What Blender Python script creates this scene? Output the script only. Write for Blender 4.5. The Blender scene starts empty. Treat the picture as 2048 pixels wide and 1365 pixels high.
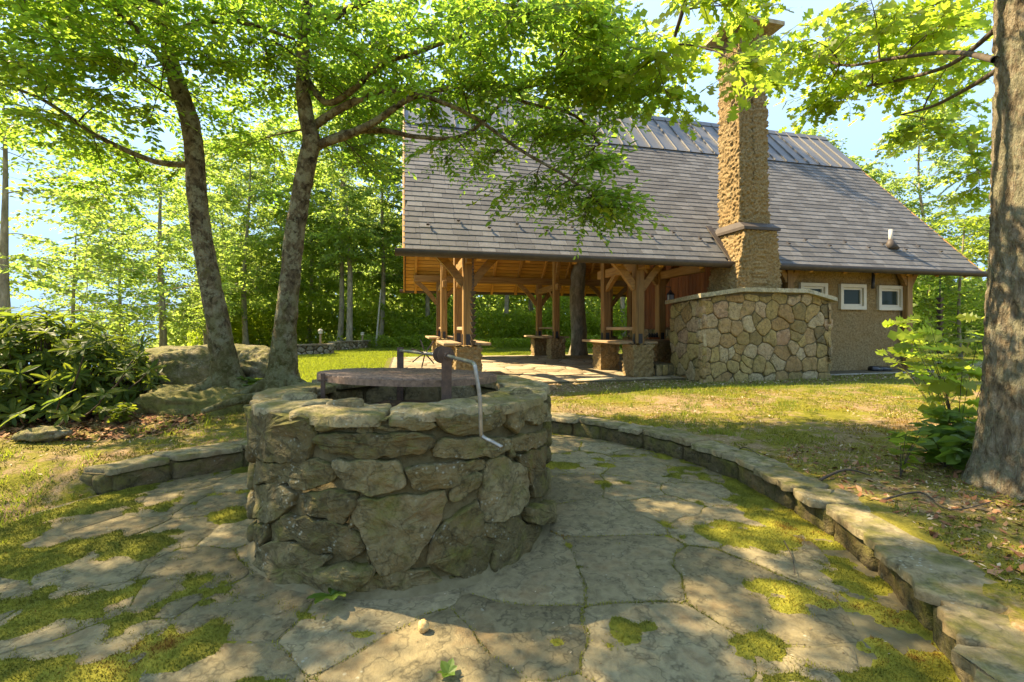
import bpy, math, random
import numpy as np
from mathutils import Vector, Matrix, noise as mnoise

# ------------------------------------------------------------------ camera, sky, sun, exposure
scene = bpy.context.scene
H, F, HOR = 1.40, 900.0, 655.0          # eye height (m), focal length and horizon row in 2048-px image units
cam_data = bpy.data.cameras.new('camera')
cam_data.sensor_width = 36.0
cam_data.lens = F / 2048 * 36.0
cam_data.shift_y = -(682.5 - HOR) / 2048
cam_data.clip_end = 3000
cam_data.clip_start = 0.05
cam = bpy.data.objects.new('camera', cam_data)
scene.collection.objects.link(cam)
cam.location = (0, 0, H)
cam.rotation_euler = (math.radians(90), 0, 0)
scene.camera = cam

SUN = Vector((-0.625, 0.20, 0.75)).normalized()
world = bpy.data.worlds.new('World')
scene.world = world
world.use_nodes = True
wt = world.node_tree
wt.nodes.clear()
w_out = wt.nodes.new('ShaderNodeOutputWorld')
w_bg = wt.nodes.new('ShaderNodeBackground')
w_sky = wt.nodes.new('ShaderNodeTexSky')
w_sky.sky_type = 'NISHITA'
w_sky.sun_disc = False
w_sky.sun_elevation = math.asin(SUN.z)
w_sky.sun_rotation = math.atan2(SUN.x, SUN.y)
w_sky.air_density = 1.0
w_sky.altitude = 1600
w_sky.dust_density = 0.05
w_sky.ozone_density = 3.0
w_bg.inputs['Strength'].default_value = 0.15
# thin drifting cloud, the same all round the sky
w_tc = wt.nodes.new('ShaderNodeTexCoord')
w_map = wt.nodes.new('ShaderNodeMapping')
w_map.inputs['Scale'].default_value = (1.3, 1.3, 5.5)
w_noise = wt.nodes.new('ShaderNodeTexNoise')
w_noise.inputs['Scale'].default_value = 1.7
w_noise.inputs['Detail'].default_value = 7
w_noise.inputs['Roughness'].default_value = 0.55
w_ramp = wt.nodes.new('ShaderNodeValToRGB')
w_ramp.color_ramp.elements[0].position = 0.42
w_ramp.color_ramp.elements[0].color = (0, 0, 0, 1)
w_ramp.color_ramp.elements[1].position = 0.80
w_ramp.color_ramp.elements[1].color = (0.6, 0.6, 0.6, 1)
w_mix = wt.nodes.new('ShaderNodeMixRGB')
w_mix.inputs[2].default_value = (1.1, 1.38, 1.75, 1)
wt.links.new(w_tc.outputs['Generated'], w_map.inputs[0])
wt.links.new(w_map.outputs[0], w_noise.inputs['Vector'])
wt.links.new(w_noise.outputs[0], w_ramp.inputs[0])
wt.links.new(w_ramp.outputs[0], w_mix.inputs[0])
wt.links.new(w_sky.outputs[0], w_mix.inputs[1])
w_sep = wt.nodes.new('ShaderNodeSeparateXYZ')
wt.links.new(w_tc.outputs['Generated'], w_sep.inputs[0])
w_hr = wt.nodes.new('ShaderNodeValToRGB')
w_hr.color_ramp.elements[0].position = 0.0
w_hr.color_ramp.elements[0].color = (1.0, 1.0, 1.0, 1)
w_hr.color_ramp.elements[1].position = 0.9
w_hr.color_ramp.elements[1].color = (0.15, 0.15, 0.15, 1)
w_he = w_hr.color_ramp.elements.new(0.28)
w_he.color = (0.9, 0.9, 0.9, 1)
wt.links.new(w_sep.outputs['Z'], w_hr.inputs[0])
w_mix2 = wt.nodes.new('ShaderNodeMixRGB')
w_mix2.inputs[2].default_value = (0.42, 0.82, 1.5, 1)
wt.links.new(w_hr.outputs[0], w_mix2.inputs[0])
wt.links.new(w_mix.outputs[0], w_mix2.inputs[1])
wt.links.new(w_mix2.outputs[0], w_bg.inputs['Color'])
wt.links.new(w_bg.outputs[0], w_out.inputs['Surface'])

sun_data = bpy.data.lights.new('sun', 'SUN')
sun_data.energy = 2.35
sun_data.angle = math.radians(0.6)
sun_data.color = (1.0, 0.93, 0.79)
sun = bpy.data.objects.new('sun', sun_data)
scene.collection.objects.link(sun)
sun.rotation_euler = (-SUN).to_track_quat('-Z', 'Y').to_euler()

scene.view_settings.view_transform = 'Standard'
scene.view_settings.look = 'None'
scene.view_settings.gamma = 1.0
scene.view_settings.exposure = 2.82
scene.view_settings.use_curve_mapping = False
scene.view_settings.use_white_balance = True
scene.view_settings.white_balance_temperature = 8900
scene.view_settings.white_balance_tint = 12
scene.cycles.max_bounces = 7
scene.cycles.diffuse_bounces = 3
scene.cycles.glossy_bounces = 2
scene.cycles.transmission_bounces = 4
scene.cycles.transparent_max_bounces = 4
scene.cycles.use_denoising = True
scene.cycles.caustics_reflective = False
scene.cycles.caustics_refractive = False

# ------------------------------------------------------------------ helpers
RND = random.Random(11)
rng = np.random.default_rng(11)
COL = scene.collection


def P(u, v, y):
    return Vector(((u - 1024) / F * y, y, H - (v - HOR) / F * y))


def fbm(p, oct=4):
    return mnoise.fractal(Vector(p), 1.0, 2.0, oct)


def new_mesh(name, V, Fc, mat=None, smooth=False, rnd=None):
    """V (n,3), Fc (m,k) arrays or lists of polygons."""
    me = bpy.data.meshes.new(name)
    if isinstance(Fc, np.ndarray):
        V = np.asarray(V, dtype=np.float32)
        m, k = Fc.shape
        me.vertices.add(len(V))
        me.vertices.foreach_set('co', V.ravel())
        me.loops.add(m * k)
        me.loops.foreach_set('vertex_index', Fc.astype(np.int32).ravel())
        me.polygons.add(m)
        me.polygons.foreach_set('loop_start', np.arange(0, m * k, k, dtype=np.int32))
        me.update(calc_edges=True)
    else:
        me.from_pydata([tuple(v) for v in V], [], Fc)
        me.update()
    if rnd is not None:
        a = me.attributes.new('rnd', 'FLOAT', 'POINT')
        a.data.foreach_set('value', np.asarray(rnd, dtype=np.float32))
    me.polygons.foreach_set('use_smooth', np.full(len(me.polygons), bool(smooth)))
    if mat is not None:
        me.materials.append(mat)
    return me


OFF = {}


def link(name, me, parent=None, label=None, cat=None, group=None, kind=None):
    """meshes are built in world coordinates; a thing's Empty stands at its base"""
    o = bpy.data.objects.new(name, me)
    COL.objects.link(o)
    if parent is not None:
        o.parent = parent
        if parent.name in OFF:
            o.matrix_parent_inverse = Matrix.Translation(-OFF[parent.name])
    tag(o, label, cat, group, kind)
    return o


def tag(o, label=None, cat=None, group=None, kind=None):
    if label: o['label'] = label
    if cat: o['category'] = cat
    if group: o['group'] = group
    if kind: o['kind'] = kind
    return o


def thing(name, loc, label, cat, group=None):
    o = bpy.data.objects.new(name, None)
    COL.objects.link(o)
    o.location = loc
    o.empty_display_size = 0.2
    OFF[o.name] = Vector(loc)
    return tag(o, label, cat, group)


class MB:
    """collects polygons of one mesh"""
    def __init__(self):
        self.V = []; self.F = []

    def add(self, V, Fs):
        n = len(self.V)
        self.V += [tuple(v) for v in V]
        self.F += [tuple(i + n for i in f) for f in Fs]
        return self

    def box(self, c, s, M=None):
        x, y, z = s[0] / 2, s[1] / 2, s[2] / 2
        V = [Vector(p) for p in ((-x, -y, -z), (x, -y, -z), (x, y, -z), (-x, y, -z), (-x, -y, z), (x, -y, z), (x, y, z), (-x, y, z))]
        if M is not None: V = [M @ v for v in V]
        V = [v + Vector(c) for v in V]
        return self.add(V, [(0, 3, 2, 1), (4, 5, 6, 7), (0, 1, 5, 4), (1, 2, 6, 5), (2, 3, 7, 6), (3, 0, 4, 7)])

    def tube(self, pts, rad, sides=8, cap=True):
        V, Fs = tube(pts, rad, sides)
        n = len(V)
        Fs = [tuple(f) for f in Fs]
        if cap:
            Fs.append(tuple(reversed(range(sides))))
            Fs.append(tuple(range(n - sides, n)))
        return self.add(V, Fs)

    def build(self, name, mat, parent=None, smooth=False, **kw):
        return link(name, new_mesh(name, self.V, self.F, mat, smooth), parent, **kw)


def tube(pts, rad, sides=8, jitter=None):
    pts = [Vector(p) for p in pts]
    if not hasattr(rad, '__len__'): rad = [rad] * len(pts)
    V = []; Fs = []
    t0 = (pts[1] - pts[0]).normalized()
    ref = Vector((0, 0, 1)) if abs(t0.z) < 0.9 else Vector((1, 0, 0))
    a = t0.cross(ref).normalized()
    for i, p in enumerate(pts):
        if i == 0: t = t0
        elif i == len(pts) - 1: t = (pts[i] - pts[i - 1]).normalized()
        else: t = (pts[i + 1] - pts[i - 1]).normalized()
        a = (a - t * a.dot(t)).normalized()
        b = t.cross(a)
        for k in range(sides):
            th = 2 * math.pi * k / sides
            r = rad[i]
            if jitter: r *= jitter(p, th, i)
            V.append(p + (a * math.cos(th) + b * math.sin(th)) * r)
    for i in range(len(pts) - 1):
        for k in range(sides):
            k2 = (k + 1) % sides
            Fs.append((i * sides + k, i * sides + k2, (i + 1) * sides + k2, (i + 1) * sides + k))
    return V, Fs


def bez(a, b, c, n):
    return [a * (1 - t) ** 2 + b * 2 * t * (1 - t) + c * t * t for t in [i / (n - 1) for i in range(n)]]


def catmull(pts, n):
    out = []
    P_ = [pts[0]] + list(pts) + [pts[-1]]
    for i in range(1, len(P_) - 2):
        p0, p1, p2, p3 = P_[i - 1], P_[i], P_[i + 1], P_[i + 2]
        for k in range(n):
            t = k / n
            out.append(0.5 * ((2 * p1) + (p2 - p0) * t + (2 * p0 - 5 * p1 + 4 * p2 - p3) * t * t + (3 * p1 - p0 - 3 * p2 + p3) * t ** 3))
    out.append(pts[-1])
    return out


# ---- 2-D polygons
def clip_half(poly, nx, ny, d):
    """keep points with n.p <= d"""
    out = []
    for i in range(len(poly)):
        a, b = poly[i], poly[(i + 1) % len(poly)]
        da = nx * a[0] + ny * a[1] - d
        db = nx * b[0] + ny * b[1] - d
        if da <= 0: out.append(a)
        if (da < 0 < db) or (db < 0 < da):
            t = da / (da - db)
            out.append((a[0] + (b[0] - a[0]) * t, a[1] + (b[1] - a[1]) * t))
    return out


def voronoi(pts, box, gap, near=26):
    pa = np.array(pts)
    cells = []
    x0, x1, y0, y1 = box
    for i, p in enumerate(pts):
        poly = [(x0, y0), (x1, y0), (x1, y1), (x0, y1)]
        d2 = ((pa - pa[i]) ** 2).sum(1)
        for j in np.argsort(d2)[1:near]:
            q = pts[j]
            nx, ny = q[0] - p[0], q[1] - p[1]
            L = math.hypot(nx, ny)
            if L < 1e-6: continue
            nx /= L; ny /= L
            d = nx * (p[0] + q[0]) / 2 + ny * (p[1] + q[1]) / 2 - gap / 2
            poly = clip_half(poly, nx, ny, d)
            if len(poly) < 3: break
        cells.append(poly)
    return cells


def poly_area(p):
    return 0.5 * sum(p[i][0] * p[(i + 1) % len(p)][1] - p[(i + 1) % len(p)][0] * p[i][1] for i in range(len(p)))


def chaikin(p, q=0.2):
    out = []
    for i in range(len(p)):
        a, b = p[i], p[(i + 1) % len(p)]
        out.append((a[0] + (b[0] - a[0]) * q, a[1] + (b[1] - a[1]) * q))
        out.append((a[0] + (b[0] - a[0]) * (1 - q), a[1] + (b[1] - a[1]) * (1 - q)))
    return out


def resample(p, n):
    L = [0]
    for i in range(len(p)):
        a, b = p[i], p[(i + 1) % len(p)]
        L.append(L[-1] + math.hypot(b[0] - a[0], b[1] - a[1]))
    out = []
    j = 0
    for k in range(n):
        s = L[-1] * k / n
        while L[j + 1] < s: j += 1
        t = (s - L[j]) / max(1e-9, L[j + 1] - L[j])
        a, b = p[j], p[(j + 1) % len(p)]
        out.append((a[0] + (b[0] - a[0]) * t, a[1] + (b[1] - a[1]) * t))
    return out


def vnoise(x, y, f, seed=0):
    """cheap value noise for arrays"""
    x = np.asarray(x) * f + seed * 17.13; y = np.asarray(y) * f + seed * 5.71
    xi = np.floor(x); yi = np.floor(y); xf = x - xi; yf = y - yi
    xf = xf * xf * (3 - 2 * xf); yf = yf * yf * (3 - 2 * yf)
    def h(a, b):
        return np.mod(np.sin(a * 127.1 + b * 311.7 + seed * 3.3) * 43758.5453, 1.0)
    return (h(xi, yi) * (1 - xf) + h(xi + 1, yi) * xf) * (1 - yf) + (h(xi, yi + 1) * (1 - xf) + h(xi + 1, yi + 1) * xf) * yf


def vfbm(x, y, f, seed=0, oct=4):
    s = 0; a = 0.5; t = 0
    for o in range(oct):
        s = s + a * vnoise(x, y, f * 2 ** o, seed + o); t += a; a *= 0.5
    return s / t


def warp_pts(x, y, amp, fr, seed=0):
    x = np.asarray(x, float); y = np.asarray(y, float)
    return x + amp * 2 * (vfbm(x, y, fr, 60 + seed, 3) - .5), y + amp * 2 * (vfbm(x, y, fr, 75 + seed, 3) - .5)


def stone_mesh(name, poly, mapf, mat, thick=0.03, back=0.05, n=24, rough=0.006, freq=9.0, wob=0.004, seed=0, flat=False, inset=0.012, smooth=True, cq=0.12, grow=1.0, warp=None):
    """a rounded irregular stone on a surface: mapf(a, b, d) -> 3-D, d measured outwards"""
    if poly_area(poly) < 0: poly = poly[::-1]
    p = resample(chaikin(poly, cq), n)
    if warp:
        wx_, wy_ = warp_pts([q[0] for q in p], [q[1] for q in p], *warp)
        p = list(zip(wx_.tolist(), wy_.tolist()))
    cx = sum(q[0] for q in p) / n; cy = sum(q[1] for q in p) / n
    so = seed * 7.31
    p = [(cx + (q[0] - cx) * grow, cy + (q[1] - cy) * grow) for q in p]
    p = [(q[0] + wob * mnoise.noise(Vector((q[0] * 14 + so, q[1] * 14, 1.7))) * 2, q[1] + wob * mnoise.noise(Vector((q[0] * 14, q[1] * 14 + so, 7.7))) * 2) for q in p]
    size = max(0.02, math.sqrt(abs(poly_area(p))))
    i1 = max(0.75, 1 - inset / size * 1.2); i2 = max(0.55, 1 - inset / size * 3.2)
    if flat:
        rings = [(1.0, -back), (1.0, thick - inset * 0.5), (i1, thick), (0.5, thick)]
    else:
        rings = [(1.0, -back), (1.0, thick * 0.30), (i1, thick * 0.80), (max(.5, i2), thick), (0.72, thick * 1.06), (0.5, thick * 1.1), (0.25, thick * 1.12)]
    V = []
    tx, ty = (mnoise.random() - .5) * 0.12, (mnoise.random() - .5) * 0.12
    for s, d in rings:
        for q in p:
            a = cx + (q[0] - cx) * s; b = cy + (q[1] - cy) * s
            dd = d
            if d > -back:
                dd += rough * fbm((a * freq + so, b * freq, so * .3), 4) + ((q[0] - cx) * tx + (q[1] - cy) * ty) * s * (0.0 if flat else 0.6)
            V.append(mapf(a, b, dd))
    V.append(mapf(cx, cy, rings[-1][1] + rough * fbm((cx * freq + so, cy * freq, so * .3), 4)))
    Fs = []
    for r in range(len(rings) - 1):
        for k in range(n):
            k2 = (k + 1) % n
            Fs.append((r * n + k, r * n + k2, (r + 1) * n + k2, (r + 1) * n + k))
    r = len(rings) - 1
    c = len(V) - 1
    for k in range(n): Fs.append((r * n + k, r * n + (k + 1) % n, c))
    me = new_mesh(name, V, Fs, mat, smooth)
    return me


mnoise.seed_set(5)

# ------------------------------------------------------------------ materials
def mat_new(name, rough=0.85, spec=0.3):
    m = bpy.data.materials.new(name)
    m.use_nodes = True
    nt = m.node_tree
    b = nt.nodes['Principled BSDF']
    b.inputs['Roughness'].default_value = rough
    b.inputs['Specular IOR Level'].default_value = spec
    return m, nt, b


def nd(nt, typ, **kw):
    n = nt.nodes.new(typ)
    for k, v in kw.items(): setattr(n, k, v)
    return n


def pos(nt, scale=(1, 1, 1), obj=False):
    if obj:
        g = nd(nt, 'ShaderNodeTexCoord').outputs['Object']
    else:
        g = nd(nt, 'ShaderNodeNewGeometry').outputs['Position']
    m = nd(nt, 'ShaderNodeMapping')
    m.inputs['Scale'].default_value = scale
    nt.links.new(g, m.inputs[0])
    return m.outputs[0]


def noise(nt, scale, detail=5, rough=0.55, vec=None, dist=0.0):
    n = nd(nt, 'ShaderNodeTexNoise')
    n.inputs['Scale'].default_value = scale
    n.inputs['Detail'].default_value = min(detail, 4)
    n.inputs['Roughness'].default_value = rough
    n.inputs['Distortion'].default_value = dist
    nt.links.new(vec if vec is not None else pos(nt), n.inputs['Vector'])
    return n.outputs[0]


def voro(nt, scale, feature='F1', vec=None):
    n = nd(nt, 'ShaderNodeTexVoronoi', feature=feature)
    n.inputs['Scale'].default_value = scale
    nt.links.new(vec if vec is not None else pos(nt), n.inputs['Vector'])
    return n.outputs['Distance']


def ramp(nt, fac, stops):
    n = nd(nt, 'ShaderNodeValToRGB')
    e = n.color_ramp.elements
    while len(e) < len(stops): e.new(0.5)
    for el, (p, c) in zip(e, stops):
        el.position = p
        el.color = (c, c, c, 1) if not hasattr(c, '__len__') else (*c, 1)
    nt.links.new(fac, n.inputs[0])
    return n.outputs[0]


def mix(nt, fac, a, b, mode='MIX'):
    n = nd(nt, 'ShaderNodeMixRGB', blend_type=mode)
    for i, x in ((0, fac), (1, a), (2, b)):
        if hasattr(x, 'is_linked'): nt.links.new(x, n.inputs[i])
        elif i == 0: n.inputs[0].default_value = x
        else: n.inputs[i].default_value = (*x, 1)
    return n.outputs[0]


def math_(nt, op, a, b=0.0, clamp=False):
    n = nd(nt, 'ShaderNodeMath', operation=op, use_clamp=clamp)
    for i, x in ((0, a), (1, b)):
        if hasattr(x, 'is_linked'): nt.links.new(x, n.inputs[i])
        else: n.inputs[i].default_value = x
    return n.outputs[0]


def bump(nt, bsdf, h, strength=0.5, dist=0.02):
    n = nd(nt, 'ShaderNodeBump')
    n.inputs['Strength'].default_value = strength
    n.inputs['Distance'].default_value = dist
    nt.links.new(h, n.inputs['Height'])
    nt.links.new(n.outputs[0], bsdf.inputs['Normal'])


def objrnd(nt):
    return nd(nt, 'ShaderNodeObjectInfo').outputs['Random']


def attr(nt, name='rnd'):
    return nd(nt, 'ShaderNodeAttribute', attribute_name=name).outputs['Fac']


def normal_z(nt):
    s = nd(nt, 'ShaderNodeSeparateXYZ')
    nt.links.new(nd(nt, 'ShaderNodeNewGeometry').outputs['Normal'], s.inputs[0])
    return s.outputs['Z']


def setc(nt, b, c):
    nt.links.new(c, b.inputs['Base Color'])


def stone_material(name, stops, lichen=0.0, moss=0.0, var=0.5, bumpd=0.02, fine=60, dark=0.5):
    m, nt, b = mat_new(name, 0.9, 0.25)
    p = pos(nt)
    r = objrnd(nt)
    n1 = noise(nt, 3.3, 4, 0.62, vec=p)
    f = math_(nt, 'ADD', math_(nt, 'MULTIPLY', r, var), math_(nt, 'MULTIPLY', n1, 1 - var))
    c = ramp(nt, f, stops)
    n2 = noise(nt, 15, 5, 0.7, vec=p, dist=0.5)
    c = mix(nt, 1.0, c, ramp(nt, n2, [(0.30, dark), (0.52, 1.0), (0.75, 1.3)]), 'MULTIPLY')
    c = mix(nt, 0.8, c, ramp(nt, n1, [(0.475, 1.0), (0.495, 0.45), (0.51, 1.0)]), 'MULTIPLY')
    c = mix(nt, math_(nt, 'MULTIPLY', ramp(nt, n1, [(0.52, 0.0), (0.68, 1.0)]), 0.45), c, (0.20, 0.11, 0.04))
    if moss > 0 or lichen > 0:
        nm = noise(nt, 5.2, 4, 0.68, vec=p)
    if moss > 0:
        nz = ramp(nt, normal_z(nt), [(0.0, 0.0), (0.9, 0.12)])
        fm = ramp(nt, math_(nt, 'ADD', nm, nz), [(0.60 - moss * .18, 0.0), (0.78 - moss * .1, 1.0)])
        c = mix(nt, math_(nt, 'MULTIPLY', fm, 0.8), c, ramp(nt, n2, [(0.3, (0.06, 0.062, 0.010)), (0.7, (0.15, 0.14, 0.022))]))
    if lichen > 0:
        v = voro(nt, 38, vec=p)
        fl = math_(nt, 'MULTIPLY', ramp(nt, v, [(0.20, 1.0), (0.34, 0.0)]), ramp(nt, nm, [(0.30 + lichen * .16, 1.0), (0.38 + lichen * .16, 0.0)]))
        c = mix(nt, math_(nt, 'MULTIPLY', fl, 0.55), c, (0.36, 0.36, 0.27))
    setc(nt, b, c)
    h = math_(nt, 'ADD', math_(nt, 'MULTIPLY', noise(nt, fine, 2, 0.7, vec=p), 0.35), n2)
    bump(nt, b, h, 0.9, bumpd)
    return m


M_PIT = stone_material('pit_stone', [(0.12, (0.075, 0.057, 0.023)), (0.5, (0.155, 0.122, 0.052)), (0.88, (0.25, 0.205, 0.105))], lichen=0.45, moss=0.5, var=0.5, bumpd=0.022)
M_PITTOP = stone_material('pit_cap_stone', [(0.15, (0.16, 0.12, 0.052)), (0.5, (0.24, 0.19, 0.092)), (0.85, (0.32, 0.265, 0.15))], lichen=0.55, moss=0.3, var=0.45, bumpd=0.02)
M_FLAG = stone_material('flagstone', [(0.15, (0.13, 0.102, 0.050)), (0.45, (0.20, 0.162, 0.084)), (0.7, (0.245, 0.202, 0.11)), (0.9, (0.29, 0.245, 0.15))], lichen=0.2, moss=0.0, var=0.4, bumpd=0.010, fine=90, dark=0.55)
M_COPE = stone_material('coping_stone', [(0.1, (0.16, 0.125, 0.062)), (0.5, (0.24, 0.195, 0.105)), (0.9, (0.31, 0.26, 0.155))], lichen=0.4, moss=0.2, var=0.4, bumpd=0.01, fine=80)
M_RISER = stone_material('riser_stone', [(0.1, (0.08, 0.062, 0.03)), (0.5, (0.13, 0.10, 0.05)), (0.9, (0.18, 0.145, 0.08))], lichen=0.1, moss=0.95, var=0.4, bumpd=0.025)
M_BOULDER = stone_material('boulder', [(0.1, (0.15, 0.12, 0.07)), (0.5, (0.25, 0.205, 0.125)), (0.9, (0.36, 0.30, 0.19))], lichen=0.6, moss=1.1, var=0.2, bumpd=0.04, fine=40)
M_MOSSROCK = stone_material('mossy_slab', [(0.1, (0.14, 0.11, 0.06)), (0.5, (0.22, 0.18, 0.10)), (0.9, (0.30, 0.25, 0.15))], lichen=0.3, moss=2.2, var=0.2, bumpd=0.03, fine=50)
M_FPSTONE = stone_material('wall_stone', [(0.02, (0.10, 0.085, 0.055)), (0.22, (0.24, 0.175, 0.07)), (0.45, (0.36, 0.265, 0.105)), (0.62, (0.29, 0.18, 0.075)), (0.8, (0.38, 0.30, 0.17)), (0.95, (0.34, 0.20, 0.115))], lichen=0.08, moss=0.05, var=0.85, bumpd=0.015)
M_FARSTONE = stone_material('far_wall_stone', [(0.1, (0.16, 0.13, 0.08)), (0.5, (0.26, 0.22, 0.14)), (0.9, (0.36, 0.32, 0.24))], var=0.8, bumpd=0.015)
M_CAP = stone_material('fireplace_cap', [(0.1, (0.26, 0.22, 0.13)), (0.5, (0.36, 0.31, 0.19)), (0.9, (0.44, 0.39, 0.26))], lichen=0.1, var=0.4, bumpd=0.01)
M_FLOORSTONE = stone_material('floor_flagstone', [(0.1, (0.24, 0.19, 0.115)), (0.5, (0.33, 0.27, 0.17)), (0.9, (0.42, 0.36, 0.24))], var=0.7, bumpd=0.004)

def simple(name, c1, c2, scale=8, rough=0.85, spec=0.3, bumps=0.4, bd=0.01, metal=0.0, detail=6):
    m, nt, b = mat_new(name, rough, spec)
    n1 = noise(nt, scale, detail, 0.65)
    setc(nt, b, ramp(nt, n1, [(0.3, c1), (0.7, c2)]))
    b.inputs['Metallic'].default_value = metal
    if bumps: bump(nt, b, noise(nt, scale * 5, 5, 0.7), bumps, bd)
    return m


M_MORTAR = simple('mortar', (0.085, 0.062, 0.022), (0.175, 0.135, 0.058), 14, bumps=0.8, bd=0.012)
M_JOINT = simple('patio_joint', (0.125, 0.10, 0.046), (0.21, 0.172, 0.088), 9, bumps=0.9, bd=0.006)
M_FPMORTAR = simple('fireplace_mortar', (0.07, 0.055, 0.028), (0.13, 0.105, 0.055), 14, bumps=0.6)
M_RUST = simple('rusted_steel', (0.055, 0.032, 0.020), (0.13, 0.072, 0.042), 30, 0.7, 0.4, 0.4, 0.003)
M_GRATE = simple('grate_steel', (0.085, 0.046, 0.026), (0.27, 0.165, 0.10), 34, 0.6, 0.5, 0.3, 0.002)
M_GALV = simple('galvanised_pipe', (0.20, 0.185, 0.155), (0.36, 0.34, 0.295), 22, 0.42, 0.5, 0.1, 0.001, metal=0.8)
M_ASH = simple('pit_ash', (0.06, 0.045, 0.03), (0.19, 0.10, 0.05), 16, bumps=0.9, bd=0.03)
M_DARKMETAL = simple('dark_bronze_metal', (0.050, 0.038, 0.028), (0.080, 0.062, 0.046), 6, 0.6, 0.3, 0.0)
M_BLACK = simple('black_iron', (0.010, 0.010, 0.012), (0.025, 0.025, 0.03), 9, 0.5, 0.5, 0.1)
M_PLASTIC = simple('black_plastic', (0.012, 0.013, 0.014), (0.02, 0.021, 0.022), 9, 0.3, 0.5, 0.0)
M_FRAME = simple('cream_window_paint', (0.56, 0.50, 0.38), (0.63, 0.57, 0.44), 5, 0.6, 0.3, 0.0)
M_CONCRETE = simple('concrete', (0.30, 0.27, 0.21), (0.40, 0.37, 0.30), 5, bumps=0.2)
M_VENT = simple('vent_pipe_plastic', (0.42, 0.37, 0.30), (0.50, 0.45, 0.37), 7, 0.6, 0.3, 0.0)
M_CHIP = None

# stucco: coarse thrown render
m, nt, b = mat_new('rough_render', 0.95, 0.15)
n1 = noise(nt, 22, 7, 0.75); n2 = noise(nt, 2.2, 4, 0.6)
c = ramp(nt, n1, [(0.30, (0.105, 0.068, 0.027)), (0.46, (0.26, 0.182, 0.085)), (0.68, (0.40, 0.30, 0.16))])
c = mix(nt, ramp(nt, n2, [(0.35, 0.0), (0.7, 0.45)]), c, (0.30, 0.175, 0.065), 'MIX')
setc(nt, b, c)
bump(nt, b, math_(nt, 'ADD', n1, math_(nt, 'MULTIPLY', noise(nt, 70, 5, 0.7), 0.4)), 1.0, 0.035)
M_STUCCO = m


def timber(name, c1, c2, c3):
    m, nt, b = mat_new(name, 0.62, 0.35)
    v = pos(nt, (0.9, 14, 14), obj=True)
    n = nd(nt, 'ShaderNodeTexNoise'); n.inputs['Scale'].default_value = 1.6; n.inputs['Detail'].default_value = 6; n.inputs['Distortion'].default_value = 0.8
    # shift the grain from one timber to the next
    add = nd(nt, 'ShaderNodeVectorMath', operation='ADD')
    r = objrnd(nt)
    nt.links.new(v, add.inputs[0])
    cmb = nd(nt, 'ShaderNodeCombineXYZ')
    for i in range(3): nt.links.new(math_(nt, 'MULTIPLY', r, 37.0 + 11 * i), cmb.inputs[i])
    nt.links.new(cmb.outputs[0], add.inputs[1])
    nt.links.new(add.outputs[0], n.inputs['Vector'])
    c = ramp(nt, n.outputs[0], [(0.25, c1), (0.5, c2), (0.75, c3)])
    c = mix(nt, 1.0, c, ramp(nt, r, [(0.0, 0.78), (1.0, 1.18)]), 'MULTIPLY')
    setc(nt, b, c)
    bump(nt, b, n.outputs[0], 0.25, 0.004)
    return m


M_TIMBER = timber('post_timber', (0.155, 0.075, 0.022), (0.27, 0.145, 0.045), (0.37, 0.21, 0.075))
M_BOARD = timber('ceiling_board', (0.42, 0.20, 0.045), (0.58, 0.29, 0.07), (0.68, 0.38, 0.11))
M_RAFTER = timber('rafter_timber', (0.34, 0.155, 0.036), (0.46, 0.225, 0.055), (0.56, 0.29, 0.08))
M_CLAD = timber('cladding_board', (0.15, 0.045, 0.016), (0.24, 0.08, 0.027), (0.31, 0.115, 0.04))
M_PLANK = timber('bench_plank_wood', (0.26, 0.16, 0.08), (0.36, 0.24, 0.13), (0.45, 0.32, 0.19))

# shingles
m, nt, b = mat_new('slate_shingle', 0.75, 0.3)
r = math_(nt, 'FRACT', math_(nt, 'ADD', objrnd(nt), attr(nt)))
c = ramp(nt, r, [(0.0, (0.090, 0.084, 0.074)), (0.35, (0.113, 0.106, 0.094)), (0.7, (0.130, 0.123, 0.110)), (1.0, (0.158, 0.150, 0.135))])
n1 = noise(nt, 9, 6, 0.65)
c = mix(nt, 1.0, c, ramp(nt, n1, [(0.3, 0.8), (0.7, 1.15)]), 'MULTIPLY')
setc(nt, b, c)
bump(nt, b, noise(nt, 35, 6, 0.7), 0.35, 0.008)
M_SHINGLE = m
m, nt, b = mat_new('standing_seam_metal', 0.5, 0.4)
setc(nt, b, ramp(nt, noise(nt, 1.2, 4, 0.5), [(0.3, (0.135, 0.132, 0.122)), (0.7, (0.165, 0.16, 0.148))]))
b.inputs['Metallic'].default_value = 0.35
M_SEAM = m
m, nt, b = mat_new('window_glass', 0.1, 0.1)
b.inputs['Base Color'].default_value = (0.035, 0.05, 0.042, 1)
M_GLASS = m
m, nt, b = mat_new('lantern_glass', 0.15, 0.5)
b.inputs['Base Color'].default_value = (0.42, 0.44, 0.44, 1)
M_LGLASS = m


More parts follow.
